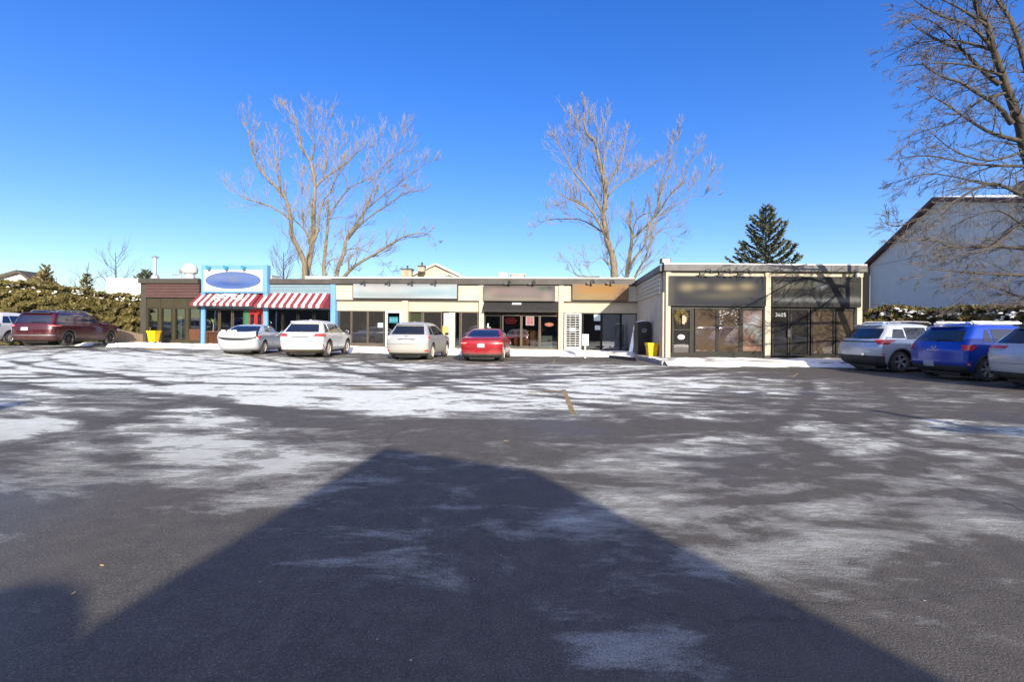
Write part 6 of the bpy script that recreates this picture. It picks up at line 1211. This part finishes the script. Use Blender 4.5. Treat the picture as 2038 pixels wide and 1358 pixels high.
# 8 blue compact crossover
pb = paint('royal_blue_paint', (.006, .05, .38), .35, (.07, .09, .17), .75, .25, .25)
ven = [(.20, .28, 3.78, .76, .25, .40), (.30, .08, 3.90, .84, .25, .42), (.50, .0, 3.98, .88, .25, .45), (.80, .0, 4.0, .885, .24, .48), (.95, .05, 3.90, .88, .23, .50), (1.02, .08, 3.60, .865, .23, .6), (1.08, .11, 3.18, .845, .24, .5), (1.15, .16, 2.98, .82, .25, .4), (1.35, .34, 2.65, .745, .25, .38), (1.48, .46, 2.35, .68, .25, .38), (1.54, .54, 2.15, .60, .28, .4), (1.575, .8, 1.9, .45, .3, .4), (1.59, 1.0, 1.7, .25, .2, .3)]
def ven_x(C_, B, add):
    sb = MB()
    for s_ in (-1, 1): P = [[(x, s_*(.50+.10*j/3), 1.70+.025*math.sin(3.14*i/12)+.01*random.random()-.05*(j/3)) for j in range(4)] for x in [lerp(.65, 2.15, i/12) for i in range(13)] for i in (6,)]; sb = merge(sb, patch(P, .01, .03))
    add('roof_rail_snow', sb, M['snow'])
    cu = bpy.data.curves.new('badge', 'FONT'); cu.body = 'VENUE'; cu.size = .075; cu.extrude = .003; cu.space_character = 1.7; cu.align_x = 'CENTER'; t_ = bpy.data.objects.new('t', cu); COL.objects.link(t_); dg = bpy.context.evaluated_depsgraph_get(); me_ = bpy.data.meshes.new_from_object(t_.evaluated_get(dg)); bpy.data.objects.remove(t_)
    h_ = MB(); h_.add([(B.rear(-v.co.x, .86)-.008-v.co.z, -v.co.x, .84+v.co.y) for v in me_.vertices], [tuple(p.vertices) for p in me_.polygons]); add('badge_lettering', h_, M['chrome'], C_, False)
    h_ = MB(); xx = B.xr(.96)-.012; h_.tube([(xx, .07*math.cos(k*.45), .965+.038*math.sin(k*.45)) for k in range(15)], .007, 5, cap=False); h_.tube([(xx, -.035, .94), (xx, -.01, .965), (xx, .01, .965), (xx, .035, .99)], .007, 4); add('emblem', h_, M['chrome'])
    for s_ in (-1, 1): P = [[(*B.corner(z, lerp(.80, .93, j/4), s_), z) for j in range(5)] for z in (.46, .50)]; add('reverse_light', patch(P, .02), M['plate'])
car('royal blue small crossover with snowy roof rails among the right hand cars', 'SUV', Body(ven, zsc=1.06), pb, place(1857, 13.75), R(86), 2.52, .78, .335, 'rim', 6, name='parked_suv',
    sides=[(1.14, 1.48, .62, .90, .80, .90), (1.13, 1.50, .96, 1.78, .98, 1.76), (1.13, 1.50, 1.84, 2.82, 1.82, 2.25)], rearwin=(1.13, 1.46, .70, .58), windshield=(1.14, 1.42, .68, .58), gaps=((.93, .5, 1.04, -.02), (1.80, .28, 1.42, 0), (2.85, .28, 1.03, .05)), handles=((1.1, .96), (2.0, .94)), mirror=(2.7, 1.05), lights=(('tail_light', .88, 1.03, .55, 1.12, 'lamp', .016, .58, 1.0), ('reflector', .44, .52, .78, .95, 'lamp', .014, .78, .95)), clad='wide', plasticlow=(.22, .42, .8), plate=(.45, .15, .26), roofrails=(.6, 2.2, 1.70, .54), spoiler=(1.58, .56, .10, pb), extras=ven_x)
# 9 pale SUV cut by the right edge
pg = paint('pale_grey_paint', (.50, .50, .52), .6, (.42, .40, .38), 1.0, .3, .35)
def r9(C_, B, add):
    P = [[(*B.corner(z, abs(q)*.9, 1 if q >= 0 else -1), z) for q in [k/10-1 for k in range(21)]] for z in (.62, .628)]; add('bumper_gap', patch(P, .003, .004), M['black'])
car('pale grey SUV cut off by the right edge of the view', 'SUV', Body(suv), pg, place(2036, 11.1), R(86), rimm='rim', spokes=5, wr=.36, name='parked_suv', glass='carglassblue', **suvkw, lights=(('tail_light', .98, 1.06, .20, 1.40, 'lamp', .014, .25, 1.15), ('tail_light_clear', .955, .985, .22, 1.0, 'plate', .014, .25, 1.0)), plate=(.80, .05, .26), plasticlow=(.22, .40, 1.0), spoiler=(1.60, .60, .12, M['black']), extras=r9)
